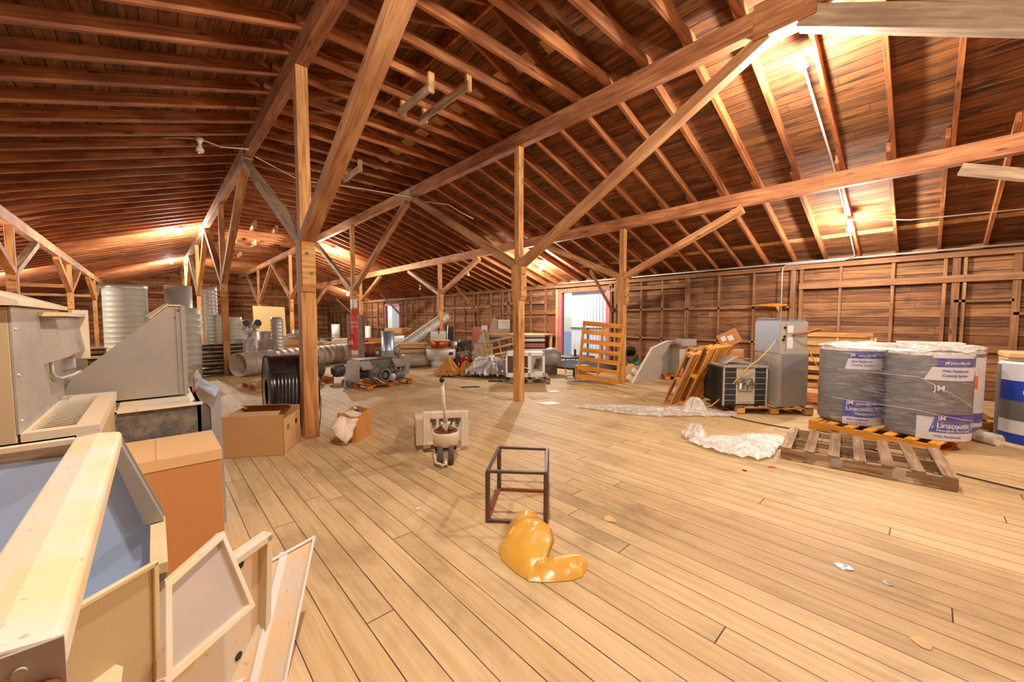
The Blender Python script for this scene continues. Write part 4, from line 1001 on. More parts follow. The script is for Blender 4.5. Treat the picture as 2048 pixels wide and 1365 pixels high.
# ---------------------------------------------------------------- tall metal cabinet stack, condenser
t = thing('air_handler_cabinet', 'tall bare metal cabinet standing on the yellow wood pallet', 'cabinet', (7.10,1.52,0.13), math.radians(-33.0))
MB().bx(0,0.48,0,0.52,0,0.83).build('casing','sheetgrey',t,bevel=0.004)
MB().bx(-0.003,0,0.01,0.54,0.01,0.82).build('bare_side','galvdust',t,'bare steel side')
t = thing('air_handler_cabinet', 'smaller grey unit with a foil side stacked on top of the tall metal cabinet', 'cabinet', (7.12,1.56,0.96), math.radians(-33.0))
MB().bx(0.0,0.50,0.0,0.50,0,0.50).build('casing','acgrey',t,bevel=0.004)
MB().bx(-0.004,0,0.01,0.49,0.01,0.49).build('foil_side','galvblue',t,'bright bluish foil side')
MB().bx(0.02,0.48,0.03,0.47,0.505,0.56).build('wrapped_top','shrink',t)
MB().bx(0.01,0.49,0.02,0.48,0.50,0.515).bx(0.02,0.48,0.02,0.48,0.55,0.56).build('top_edge','galvblue',t)
for (x0,x1,z0,z1) in ((0.13,0.23,0.33,0.44),(0.13,0.23,0.08,0.26)): MB().bx(x0,x1,-0.003,0,z0,z1).build('rating_label','white',t)
for (x,z) in ((0.075,0.41),(0.07,0.27),(0.05,0.22)): MB().cyl((x,0,z),(x,-0.02,z),0.018,12).build('pipe_stub','black',t)
MB().bx(0.10,0.103,-0.003,0,0.03,0.47).build('panel_seam','black',t)
for dz in (0,0.02): MB().tube([(0.20,-0.02,0.28+dz),(0.35,-0.08,0.31+dz),(0.62,-0.10,0.37+dz)],0.008,8).build('copper_pipe','copper',t)
# condenser
t = thing('condenser_unit', 'old grey outdoor condenser with exposed wiring on the yellow wood pallet', 'air conditioner', (7.05,2.17,0.13), math.radians(-45))
s2 = 0.33
MB().bx(-s2,s2,-s2,s2,0,0.03).build('base_pan','black',t,bevel=0.01)
MB().bx(-s2*0.42,s2*0.45,-s2-0.005,-s2+0.02,0.03,0.60).build('service_panel','acgrey',t)
for sx in (-1,1):
    g = MB().bx(min(sx*s2*0.45,sx*s2),max(sx*s2*0.45,sx*s2),-s2,-s2+0.02,0.03,0.60).build('coil_guard','fin',t)
    b = MB()
    for k in range(6): b.bx(min(sx*s2*0.45,sx*s2),max(sx*s2*0.45,sx*s2),-s2-0.004,-s2,0.08+k*0.09,0.086+k*0.09)
    b.build('guard_wire','acgrey',g)
    MB().bx(sx*s2-0.01,sx*s2+0.01,-s2,s2,0.03,0.60).build('side_coil','fin',t)
    MB().bx(sx*s2-0.012,sx*s2+0.012,-s2-0.008,-s2+0.016,0,0.6).build('corner_post','acgrey',t)
MB().bx(-s2,s2,s2-0.02,s2,0.03,0.60).build('back_coil','fin',t)
MB().bx(-s2-0.02,s2+0.02,-s2-0.02,s2+0.02,0.60,0.635).build('top_cap','sheetgrey',t,bevel=0.01)
MB().grid(lambda u,v: (-0.25+0.42*u, -0.18+0.36*v, 0.637+0.12*math.sin(min(1,u*1.25)*PI/1.4)**1.2), 12, 2).build('bent_lid','sheetgrey',t,solid=0.006)
b = MB(); r = rng(4)
for k in range(9):
    x0 = r.uniform(-0.10,0.12); pts = [(x0+0.05*math.sin(q*1.7+k), -s2-0.02-0.015*math.sin(q*2+k), 0.30+0.06*math.sin(q*1.1+k*2)+0.02*q) for q in range(6)]
    b.tube(pts,0.0045,5)
b.build('loose_wires','motor',t)
MB().cyl((-0.08,-s2-0.02,0.27),(-0.08,-s2-0.02,0.36),0.02,12).build('capacitor','white',t)
MB().bx(-0.11,0.12,-s2-0.03,-s2,0.245,0.26).bx(-0.09,0.10,-s2-0.012,-s2-0.004,0.06,0.22).build('wiring_tray','acgrey',t)
tag(MB().tube([(7.42,1.62,1.26),(7.25,1.60,1.24),(7.0,1.66,1.05),(6.85,1.78,0.86),(6.78,1.85,0.80),(6.72,1.98,0.62),(6.68,2.12,0.40),(6.66,2.24,0.22),(6.60,2.34,0.10),(6.45,2.55,0.02),(6.38,2.9,0.012),(6.5,3.4,0.012),(6.9,3.9,0.012),(7.07,4.3,0.012),(7.29,5.1,0.012),(6.6,5.35,0.012),(6.45,5.2,0.012),(6.9,4.9,0.012)],0.009,6).build('yellow_hose','yellowcord'), 'thin yellow hose drooping from the grey unit down to the floor', 'hose')
tag(MB().tube([(7.50,1.55,1.25),(7.6,1.30,1.05),(7.72,1.18,0.75),(7.9,0.95,0.45),(8.1,0.75,0.20),(8.25,0.55,0.16)],0.009,6).build('yellow_hose','yellowcord'), 'thin yellow hose hanging down the right side of the tall cabinet', 'hose')
tag(MB().tube([(6.42,2.0,0.012),(6.34,1.7,0.012),(6.31,1.47,0.012),(6.30,1.15,0.012),(6.05,0.5,0.012),(5.62,-0.2,0.012),(5.51,-0.62,0.012),(5.4,-1.4,0.012)],0.008,6).build('black_cord','black'), 'thin black cord running across the floor past the grey pallet', 'cord')
tag(MB().tube([(1.62,5.6,1.0),(1.60,5.62,0.6),(1.63,5.58,0.42),(1.60,5.5,0.25),(1.56,5.45,0.02)],0.006,5).build('black_cord','black'), 'thin black cord hanging down the right side of the nearest post', 'cord')

# ================================================================== MIDDLE AND BACKGROUND CLUTTER
def spiral(name, lab, p, q, r, mat='galv', pitch=0.11, rib=0.012, cat='duct', group='round metal ducts', open_end=True, seg=32, cap=None):
    """round duct with raised seams, its axis along local Z from p to q"""
    p = Vector(p); q = Vector(q); d = q-p; L = d.length
    t = thing(name, lab, cat, group=group)
    m = d.to_track_quat('Z','Y').to_matrix().to_4x4(); m.translation = p; t.matrix_world = m
    prof = [(r-0.012,L),(r-0.012,0.0),(r,0.0)]; n = max(2, int(L/pitch)); 
    for i in range(1, n):
        z = L*i/n; prof += [(r,z-0.012),(r+rib,z-0.004),(r+rib,z+0.004),(r,z+0.012)]
    prof += [(r,L),(r-0.012,L)]
    MB().lathe(prof, seg).build('duct_wall', mat, t)
    if cap: MB().lathe([(r+0.006,L-0.10),(r+0.012,L-0.09),(r+0.012,L),(r-0.014,L)], seg).build('end_collar', cap, t)
    return t
spiral('spiral_duct', 'biggest standing duct, wide and ribbed, at the left behind the wedge shaped duct', (-0.47,13.0,0), (-0.47,13.0,2.30), 0.39, 'galvwhite', 0.115, 0.006, cap='galv')
spiral('spiral_duct', 'wide bright duct standing behind the pale ribbed one at the left', (0.50,13.2,0), (0.50,13.2,2.36), 0.275, 'galv', 0.9, 0.004)
spiral('spiral_duct', 'pale green grey ribbed duct standing in front of the wide bright one', (0.62,12.75,0), (0.62,12.75,1.78), 0.27, 'galvwhite', 0.15, 0.008)
spiral('spiral_duct', 'tall thin bright duct standing left of the post by the pipe pile', (1.17,13.75,0), (1.17,13.75,2.40), 0.18, 'galv', 0.10, 0.004)
spiral('spiral_duct', 'shorter white duct just right of the post by the pipe pile', (1.42,13.6,0), (1.42,13.6,1.63), 0.15, 'galvwhite', 0.10, 0.006)
spiral('spiral_duct', 'white duct right of the post by the pipe pile, lower of the two', (1.72,13.5,0), (1.72,13.5,1.56), 0.15, 'galvwhite', 0.10, 0.006)
spiral('spiral_duct', 'bright duct standing in front of the plywood sheet behind the black spool', (2.63,12.9,0), (2.63,12.9,1.56), 0.16, 'galv', 0.10, 0.004)
spiral('spiral_duct', 'bright duct standing between the nearest post and the red painted post', (5.95,18.0,0), (5.95,18.0,1.27), 0.17, 'galv', 0.4, 0.004)
spiral('spiral_duct', 'small white duct standing just right of the red painted post', (7.62,18.5,0), (7.62,18.5,1.16), 0.13, 'galvwhite', 0.4, 0.004)
spiral('spiral_duct', 'bluish bright duct standing behind the pile of motors', (5.08,10.9,0.0), (5.08,10.9,1.15), 0.18, 'galvblue', 0.6, 0.003)
spiral('spiral_duct', 'long dusty ribbed duct lying on the floor behind the black spool', (1.55,12.05,0.32), (5.9,14.6,0.32), 0.31, 'ductdusty', 0.23, 0.012)
spiral('spiral_duct', 'ribbed duct leaning steeply over the heap by the middle posts', (5.75,12.0,0.35), (8.45,12.9,1.62), 0.19, 'galvdust', 0.12, 0.012)
spiral('spiral_duct', 'plain dusty pipe lying in front of the wooden crate', (5.55,11.0,0.22), (6.40,10.75,0.22), 0.20, 'ductdusty', 0.5, 0.003)
spiral('spiral_duct', 'fat grey elbow lying on the heap behind the leaning ribbed duct', (6.45,13.35,0.55), (7.15,12.95,0.60), 0.33, 'ductdusty', 0.3, 0.01)
spiral('spiral_duct', 'small white duct end poking out under the cartons near the red painted post', (6.1,14.0,0.25), (6.2,13.2,0.18), 0.11, 'galvwhite', 0.5, 0.003)
spiral('spiral_duct', 'black mouthed duct end seen against the right wall behind the steel sheet', (9.5,5.5,0.62), (10.6,6.0,0.17), 0.16, 'darkpipe', 0.5, 0.003)
spiral('spiral_duct', 'short grey duct standing between beige cabinet and wedge shaped duct', (-1.0,8.2,0), (-1.0,8.2,0.95), 0.17, 'galvdust', 0.12, 0.005)
# pile of dark pipes with timber battens
for i, (y, z, h_) in enumerate(((12.9,0.09,'bottom'),(12.92,0.30,'second'),(12.94,0.50,'third'),(12.96,0.73,'topmost'))):
    t = thing('steel_pipe', '%s dark pipe of the pile behind the second post on the left' % h_, 'pipe', (-2.2,y,z+0.01), 0, 'dark pipes in the pile')
    MB().cyl((0,0,0),(4.0,0.1,0),0.09,24).build('pipe_wall','darkpipe',t)
for z in (0.40,0.62,0.83):
    tag(timber('batten', (-2.1,12.85,z+0.01), (1.75,12.95,z+0.01), 0.12, 0.02, 'pale'), '%s batten laid between the dark pipes' % {0.40:'lowest pale',0.62:'middle pale',0.83:'topmost pale'}[z], 'batten', 'battens in the pipe pile')
# shelf structure with elbows and foil behind
t = thing('storage_bench', 'rough low bench loaded with cans and foil parts behind the long dusty duct', 'bench', (0,0,0))
MB().bx(1.5,4.0,13.9,14.9,0.56,0.60).build('bench_top','pale',t)
for x in (1.6,2.8,3.9):
    for y in (13.95,14.85): MB().bx(x-0.04,x+0.04,y-0.04,y+0.04,0,0.56).build('bench_leg','pale',t)
def can(x, y, z, r, h, mat, lab, cat='duct', grp='short metal cans and collars'):
    t = thing('metal_can', lab, cat, (x,y,z), 0, grp)
    MB().lathe([(r-0.01,h),(r-0.01,0.002),(r,0),(r,h*0.48),(r+0.006,h*0.5),(r,h*0.52),(r,h),(r-0.01,h)],24).build('can_wall',mat,t); return t
can(1.95,14.1,0.60,0.15,0.55,'galv','short bright can at the left end of the rough bench')
can(1.93,13.35,0.0,0.24,0.95,'foil','foil wrapped roll standing left of its pair behind the long duct')
can(2.43,13.35,0.0,0.23,1.14,'foil','foil wrapped roll standing right of its pair behind the long duct')
can(3.45,14.3,0.60,0.09,0.55,'galvwhite','thin white collar on the rough bench')
can(3.75,14.3,0.60,0.13,0.70,'galv','bright tank like can on the rough bench by the nearest post')
can(5.3,15.6,0.0,0.28,0.74,'galvdust','wide grey can standing left of the red painted post')
can(5.62,15.9,0.0,0.2,0.70,'greydark','dark can close to the red painted post')
can(5.05,16.3,0.0,0.24,0.75,'motorb','blue grey kettle shaped pot left of the wide grey can')
def elbow(lab, loc, r, R, rz, mat='galvdust', a1=90):
    t = thing('duct_elbow', lab, 'duct', loc, rz, 'duct elbows')
    pts = [(R-R*math.cos(math.radians(a)), 0, R*math.sin(math.radians(a))) for a in range(0, a1+1, 15)]
    MB().tube(pts, r, 20, caps=False).build('elbow_wall', mat, t, solid=0.01)
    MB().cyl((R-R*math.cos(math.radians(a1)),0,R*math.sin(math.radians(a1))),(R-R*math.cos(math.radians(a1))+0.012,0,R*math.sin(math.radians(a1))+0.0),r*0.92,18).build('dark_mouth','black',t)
    return t
elbow('dark mouthed duct elbow, left of the pair above the foil parts', (2.02,14.3,1.22), 0.11, 0.16, math.radians(-70))
elbow('dark mouthed duct elbow, right of the pair above the foil parts', (2.32,14.3,1.22), 0.11, 0.16, math.radians(-70))
MBf = lambda: MB()
t = thing('foil_bundle', 'heap of crumpled foil pieces under the two dark mouthed elbows', 'foil', (0,0,0))
hull_sheet([(1.85,14.0,0.6),(2.5,13.95,0.6),(2.6,14.4,0.6),(2.1,14.6,0.6),(1.75,14.3,0.6)], (2.15,14.25,0.6), 0.60, 3, amp=0.12).build('foil_heap','foil',t)
t = thing('duct_elbow', 'dusty curved duct lying on the rough bench beside the nearest post', 'duct', (0,0,0), 0, 'duct elbows')
MB().tube([(2.85,14.1,0.72),(3.0,14.15,0.86),(3.25,14.2,0.93),(3.6,14.3,0.95),(3.95,14.4,0.92)],0.09,18).build('elbow_wall','ductdusty',t)
tag(MB().cyl((2.95,13.98,0.72),(3.7,14.1,0.74),0.115,22).build('cardboard_tube','card'), 'brown cardboard tube on the rough bench beside the nearest post', 'tube')
t = thing('plywood_sheet', 'tall pale plywood sheet standing far back between two posts', 'board', (0,0,0))
MB().prism([(3.05,18.85,0.0),(4.05,18.2,0.0),(4.0,18.23,2.0),(3.0,18.88,2.05)], (0.02,0.03,0)).build('plywood','osb',t)
timber('batten',(3.75,18.28,0.1),(3.75,18.28,1.3),0.05,0.03,'pale',parent=t)
for i in range(3): tag(MB().bx(0,0.5,0,0.35,0,0.2).build('carton','card'),'','') and None
for o in [o for o in bpy.data.objects if o.name.startswith('carton') and o.parent is None]: bpy.data.objects.remove(o)
t = thing('filled_sack', 'white rolled bag lying on top of the long dusty duct', 'bag', (0,0,0))
MB().tube([(4.55,14.3,0.66),(4.8,14.45,0.69),(5.3,14.75,0.69),(5.55,14.9,0.64)],[0.05,0.11,0.11,0.05],16).build('sack','cloth',t)
t = thing('filled_sack', 'pinkish rolled bag lying on the long dusty duct beside the white one', 'bag', (0,0,0))
MB().tube([(4.1,14.15,0.64),(4.3,14.25,0.67),(4.6,14.4,0.66)],[0.04,0.08,0.04],14).build('sack','cardpale',t)

# motors ---------------------------------------------------------
def motor(lab, loc, r, L, rz, mat='motor', feet=True, grp='old electric motors'):
    t = thing('electric_motor', lab, 'motor', loc, rz, grp)
    m_ = Matrix.Translation((0,0,r+0.02)) @ Matrix.Rotation(PI/2,4,'Y')
    prof = [(0.001,-L/2),(r*0.6,-L/2),(r*0.92,-L/2+0.02),(r,-L/2+0.05)]
    n = 6
    for k in range(n): z = -L/2+0.07+(L-0.14)*k/(n-1); prof += [(r,z-0.008),(r*1.04,z-0.004),(r*1.04,z+0.004),(r,z+0.008)]
    prof += [(r,L/2-0.05),(r*0.92,L/2-0.02),(r*0.6,L/2),(0.001,L/2)]
    MB().lathe(prof,28,m_).build('motor_body',mat,t)
    MB().cyl((L/2,0,r+0.02),(L/2+0.07,0,r+0.02),0.016,10).build('shaft','galvdust',t)
    MB().bx(-L*0.3,L*0.3,-r*0.7,r*0.7,0,0.03).build('mounting_foot',mat,t)
    MB().bx(-0.05,0.05,r*0.75,r*1.15,r,r+0.12).build('terminal_box',mat,t)
    return t
motor('large greasy brown motor on the orange pallet right of the nearest post', (2.75,9.75,0.13), 0.17, 0.34, math.radians(10))
motor('grey motor with a white label on the pallet left of the black spool', (1.85,9.55,0.13), 0.14, 0.32, math.radians(5))
MB().bx(-0.03,0.03,-0.155,-0.148,0.10,0.22).build('paper_label','white',bpy.data.objects['electric_motor.001'])
motor('small blue grey motor at the right end of the motor pallet', (4.05,8.15,0.13), 0.09, 0.26, math.radians(12), 'motorb')
motor('rusty small motor lying on another at the right of the motor pallet', (3.98,8.35,0.20), 0.09, 0.22, math.radians(8))
motor('blue grey motor lying alone on the floor before the grey sheet metal', (3.05,8.55,0.0), 0.085, 0.13, math.radians(60), 'motorb')
motor('dark motor in the shadow behind the grey sheet metal', (3.2,9.55,0.13), 0.13, 0.3, math.radians(20), 'greydark')
def blower(lab, loc, r, wd, rz, mat='motor'):
    t = thing('blower_wheel', lab, 'fan', loc, rz, 'blower housings')
    m_ = Matrix.Translation((0,0,r)) @ Matrix.Rotation(PI/2,4,'X')
    MB().lathe([(r*0.62,-wd/2),(r*0.98,-wd/2),(r,-wd/2+0.01),(r,wd/2-0.01),(r*0.98,wd/2),(r*0.62,wd/2)],36,m_).build('housing_scroll',mat,t)
    MB().lathe([(r*0.60,-wd/2+0.01),(r*0.55,0),(r*0.60,wd/2-0.01)],30,m_).build('inner_wheel','fin',t)
    MB().cyl((0,-wd/2+0.01,r),(0,wd/2,r),r*0.42,20).build('hub_motor','motorb',t)
    return t
blower('big round blower on the motor pallet', (3.60,8.02,0.135), 0.16, 0.22, math.radians(14))
blower('round blower half in front of the big one with a pale strap', (3.44,7.98,0.135), 0.12, 0.16, math.radians(24))
tag(MB().tube([(3.33,7.86,0.27),(3.40,7.84,0.25),(3.48,7.84,0.18),(3.55,7.80,0.14)],0.012,6).build('pale_strap','cardpale'), 'pale strap over the front blower on the motor pallet', 'strap')
t = thing('fan_pulley', 'round finned pulley in the middle of the motor pallet', 'pulley', (3.83,8.05,0.135), math.radians(14))
m_ = Matrix.Translation((0,0,0.085)) @ Matrix.Rotation(PI/2,4,'X')
MB().lathe([(0.001,-0.05),(0.03,-0.05),(0.035,-0.03),(0.08,-0.035),(0.085,-0.02),(0.085,0.04),(0.001,0.04)],26,m_).build('pulley_wheel','galvdust',t)
MB().cyl((0,-0.07,0.085),(0,-0.03,0.085),0.014,12).build('shaft','galv',t)
# grey sheet metal fitting on the pallet
t = thing('sheet_metal_hood', 'grey sheet metal box with bent scoops standing on the motor pallet', 'duct', (3.02,8.55,0.0), math.radians(7))
MB().prism([(0.33,0,0.16),(1.15,0,0.16),(1.15,0,0.60),(0.33,0,0.58)], (0,0.02,0)).bx(0.33,1.15,0,0.5,0.56,0.585).build('front_sheet','greydark',t)
MB().prism([(-0.08,-0.03,0.02),(0.24,-0.08,0.02),(0.27,-0.08,0.60),(0.02,-0.03,0.60)], (0,0.02,0)).build('left_leaf','sheetgrey',t)
MB().prism([(1.45,0.02,0.14),(1.62,0.02,0.14),(1.66,0.02,0.60),(1.32,0.02,0.60)], (0,0.02,0)).build('right_leaf','sheetgrey',t)
for x in (0.30,1.12):
    MB().prism([(x,0.0,0.56),(x,-0.16,0.42),(x,-0.15,0.37),(x,0.0,0.50)], (0.25,0,0)).build('scoop','galvdust',t)
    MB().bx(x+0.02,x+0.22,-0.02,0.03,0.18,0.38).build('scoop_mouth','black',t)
MB().prism([(1.30,-0.01,0.66),(1.50,-0.02,0.36),(1.46,-0.02,0.22),(1.38,-0.01,0.30)], (0,0.02,0)).build('torn_corner','greydark',t)

# wall heap: curb fan, wire spool, crate, cartons ------------------
t = thing('roof_fan', 'weathered round aluminium roof fan standing on the floor', 'fan', (6.62,10.45,0))
MB().lathe([(0.30,0),(0.33,0.0),(0.34,0.16),(0.30,0.18),(0.42,0.24),(0.455,0.30),(0.465,0.55),(0.44,0.57),(0.40,0.56),(0.001,0.56)],40).build('fan_shell','ductdusty',t)
MB().bx(0.0,0.14,-0.47,-0.455,0.40,0.48).build('dark_opening','black',t)
t = thing('wire_spool', 'wooden spool of copper wire standing on the roof fan', 'spool', (6.58,10.42,0.575))
MB().cyl((0,0,0),(0,0,0.02),0.30,30).build('spool_flange','card',t); MB().cyl((0,0,0.24),(0,0,0.27),0.31,30).build('spool_flange','card',t)
MB().lathe([(0.26,0.02),(0.285,0.05),(0.275,0.13),(0.285,0.20),(0.26,0.24)],36).build('copper_winding','copper',t)
can(6.95,10.2,0.575,0.10,0.22,'galvdust','small dusty can on the roof fan beside the wire spool')
t = thing('wooden_crate', 'low pale wooden crate between the leaning duct and the roof fan', 'crate', (5.62,11.3,0.18), math.radians(-32))
for k in range(3): MB().bx(0,0.85,0,0.03,0.08+k*0.16,0.08+k*0.16+0.13).bx(0,0.03,0,0.5,0.08+k*0.16,0.08+k*0.16+0.13).bx(0.82,0.85,0,0.5,0.08+k*0.16,0.08+k*0.16+0.13).bx(0,0.85,0.47,0.5,0.08+k*0.16,0.08+k*0.16+0.13).build('crate_board_ring','pale',t)
MB().bx(0,0.85,0,0.5,-0.18,0.08).build('crate_bottom','pale',t)
MB().bx(-0.02,0.87,-0.02,0.52,0.53,0.55).build('crate_lid','pale',t)
for i, (x, y, z, sx, sy, sz, rz, rx, mt, lab) in enumerate((
    (6.0,14.0,0.0,1.3,0.8,0.62,-35,0,'card','bulging cartons heap bottom box right of the red painted post'),
    (6.25,13.7,0.70,0.62,0.45,0.32,-30,24,'card','tilted brown carton on top of the heap below the far door'),
    (6.75,13.9,0.66,0.55,0.42,0.50,-50,0,'cardorange','upright orange carton on the heap below the far door'),
    (5.7,13.8,0.62,0.55,0.4,0.18,-20,-28,'kraft','flattened tan carton sliding off the left of the heap'),
    (5.75,14.4,0.70,0.7,0.5,0.12,-25,-30,'cardorange','folded brown carton leaning at the left top of the heap'),
    (8.3,10.4,0.0,0.5,0.5,0.55,-20,0,'black','dark box standing under the red brown board'),
    (7.5,11.5,0.0,0.9,0.6,0.75,-40,0,'greydark','dark machine case left of the red brown board'),
    (7.3,12.2,0.75,0.6,0.5,0.30,-40,0,'white','white case on the dark machine case behind the leaning duct'))):
    t = thing('cardboard_box' if mt not in ('black','greydark','white') else 'equipment_case', lab, 'box' if mt not in ('black','greydark','white') else 'case', (x,y,z), 0, 'cardboard boxes' if mt not in ('black','greydark','white') else 'equipment cases', (math.radians(rx),0,math.radians(rz)))
    MB().bx(0,sx,0,sy,0,sz).build('carton' if mt not in ('black','greydark','white') else 'case_body', mt, t, bevel=0.006)
    MB().bx(sx*0.47,sx*0.53,-0.003,sy+0.003,sz-0.002,sz+0.004).bx(sx*0.47,sx*0.53,-0.004,0,sz*0.75,sz).build('tape' if mt not in ('black','greydark','white') else 'latch', 'cardpale' if mt != 'white' else 'black', t)
# brown bucket
t = thing('wooden_keg', 'brown keg standing right of the post beside the red painted one', 'keg', (5.72,13.75,0.18))
MB().lathe([(0.001,0),(0.16,0),(0.165,0.2),(0.17,0.40),(0.175,0.41),(0.175,0.44),(0.001,0.44)],24).build('keg_body','redbrown',t)
MB().lathe([(0.001,0.0),(0.19,0.0),(0.19,0.03),(0.001,0.03)],24,Matrix.Translation((0,0,0.44))).build('keg_lid','cardpale',t)
MB().bx(-0.17,0.17,-0.17,0.17,-0.18,0).build('stand','black',t)
# red & white paint, extinguisher, grey channel at post B1 ---------
pb = bpy.data.objects['timber_post.005']
for (z0,z1,m__,nm) in ((0.32,0.47,'white','white_band'),(0.47,1.62,'redpipe','red_paint'),(1.84,2.15,'white','white_paint')):
    MB().bx(-0.079,0.079,-0.079,0.079,z0,z1).build(nm,m__,pb,'painted band on the post')
MB().bx(-0.071,0.071,-0.14,-0.136,1.86,2.15).build('white_paint','white',pb); MB().bx(-0.071,0.071,-0.105,-0.101,1.62,1.84).bx(-0.079,0.079,-0.079,0.079,1.62,1.84).build('red_paint','red',pb)
for nm, sz, x, z in (('FIRE',0.075,-0.07,1.36),('> 2',0.12,-0.07,1.22)):
    v, f = text_geo(nm,sz,x,z,0.14); MB().add([Vector((p.x,-0.0805,p.y)) for p in v],f).build('lettering','white',pb)
    MB().add([Vector((-0.0805,-p.x,p.y)) for p in v],f).build('lettering','white',pb)
t = thing('fire_extinguisher', 'small red fire extinguisher hanging on the red painted post', 'fire extinguisher', (4.70,12.80,0.55))
MB().lathe([(0.001,0),(0.055,0.0),(0.06,0.02),(0.06,0.33),(0.045,0.38),(0.02,0.40),(0.02,0.43)],20).build('cylinder','red',t)
MB().bx(-0.02,0.06,-0.015,0.015,0.42,0.45).tube([(0.02,0,0.43),(0.08,-0.02,0.40),(0.085,-0.03,0.2)],0.01,6).build('valve_and_hose','black',t)
MB().lathe([(0.061,0.12),(0.061,0.26)],20).build('label_band','cardpale',t)
t = thing('metal_channel', 'tall grey steel channel standing behind the red painted post', 'channel', (5.15,13.15,0), math.radians(-20))
MB().bx(-0.42,0.12,0,0.01,0,1.66).bx(0.11,0.12,-0.08,0,0,1.66).bx(-0.42,-0.41,-0.08,0,0,1.66).build('channel_body','galvdust',t)

# stacked junk by the right wall behind middle post ----------------
t = thing('work_bench', 'cluttered work bench against the right wall left of the bright door', 'bench', (0,0,0))
MB().bx(9.5,11.0,9.55,10.9,0.92,0.96).build('bench_top','pale',t)
MB().bx(9.6,11.0,9.6,10.8,0.35,0.38).build('lower_shelf','greypallet',t)
for y in (9.62,10.82):
    for x in (9.6,10.9): MB().bx(x-0.04,x+0.04,y-0.04,y+0.04,0,0.92).build('bench_leg','pale',t)
t = thing('machine_stack', 'pale grey machine of stacked trays beside the middle post', 'machine', (8.4,8.15,0.0), math.radians(-42))
for k, (z0, z1, m__) in enumerate(((0.0,0.50,'black'),(0.50,0.62,'white'),(0.66,0.78,'pinkred'),(0.84,0.92,'white'),(0.96,1.03,'acgrey'))):
    MB().bx(-0.35,0.35,-0.25,0.35,z0,z1).build('machine_tray',m__,t)
MB().bx(-0.32,0.32,-0.2,0.3,0.5,0.97).build('machine_core','black',t)
t = thing('printer_table', 'brown cabinet carrying a board and old covered machines left of the middle post', 'cabinet', (7.85,9.15,0.0), math.radians(-42))
MB().bx(-0.25,0.35,-0.25,0.3,0,0.96).build('cabinet_body','coil',t)
MB().bx(-0.5,0.35,-0.3,0.35,1.0,1.10).build('table_top','pale',t)
MB().bx(-0.5,0.3,-0.25,0.3,0.96,1.0).bx(-0.48,0.25,-0.25,0.3,0.74,0.80).bx(-0.48,-0.42,-0.2,0.3,0,0.96).build('side_shelf','acgrey',t)
t = thing('office_machine', 'white covered office machine on the board left of the middle post', 'machine', (7.85,9.1,1.10), math.radians(-42))
MB().bx(-0.28,0.35,-0.2,0.25,0,0.10).build('machine_base','acgrey',t,bevel=0.01)
MB().bx(0.0,0.35,-0.22,0.25,0.10,0.38).build('machine_body','white',t,bevel=0.02)
MB().prism([(-0.25,-0.15,0.10),(0.0,-0.15,0.10),(0.0,-0.15,0.38),(-0.16,-0.15,0.44)],(0,0.35,0)).build('machine_cover','stoneg',t)
MB().bx(-0.5,-0.33,-0.2,0.0,-0.03,0.20).build('side_box','white',t)
for lab, pts, h in (('crumpled stone grey cover, upper of two by the upright pallet', [(7.1,9.2,0.75),(7.4,8.95,0.75),(7.65,9.2,0.75),(7.4,9.5,0.75)], 0.42), ('crumpled stone grey cover, lower of two by the upright pallet', [(6.95,9.3,0.0),(7.3,8.9,0.0),(7.5,9.1,0.0),(7.2,9.6,0.0)], 0.78)):
    t = thing('machine_cover', lab, 'cover', (0,0,0), 0, 'crumpled covers')
    c0 = (sum(p[0] for p in pts)/4, sum(p[1] for p in pts)/4, pts[0][2]); hull_sheet(pts, c0, h, 5, amp=0.03, nu=40).build('cover_sheet','stoneg',t)
    if pts[0][2] > 0: MB().bx(7.15,7.55,9.0,9.4,0,0.76).build('pedestal','stoneg',t)
t = thing('board', 'square red brown board propped up near the right wall', 'board', (0,0,0))
MB().prism([(7.95,10.62,0.56),(8.40,10.45,0.56),(8.50,10.48,1.22),(8.05,10.66,1.25)],(0.01,0.015,0)).build('board_sheet','redbrown',t)
t = thing('hose_coil', 'bright green hose hanging beside the red brown board', 'hose', (8.6,10.42,0.52))
for k in range(3): MB().tube([(0.02*k,0,0.05),(0.05+0.02*k,0,0.2),(0.12+0.02*k,0,0.42),(0.16+0.02*k,0,0.35),(0.10+0.02*k,0,0.15),(0.02*k,0,0.05)],0.014,6).build('hose_loop','green',t)
t = thing('office_chair', 'dark chair frame among the junk left of the red brown board', 'chair', (7.45,10.8,0.0), math.radians(30))
MB().bx(-0.25,0.25,-0.25,0.25,0.62,0.70).build('seat','black',t); MB().bx(-0.25,0.25,0.22,0.26,0.75,1.25).build('backrest','black',t)
for sx in (-0.22,0.22):
    for sy in (-0.22,0.22): MB().bx(sx-0.015,sx+0.015,sy-0.015,sy+0.015,0,0.66).build('leg','motor',t)
MB().tube([(-0.25,0.2,0.75),(-0.28,0.2,1.0),(-0.22,0.2,1.28)],0.02,8).build('white_arm','white',t)
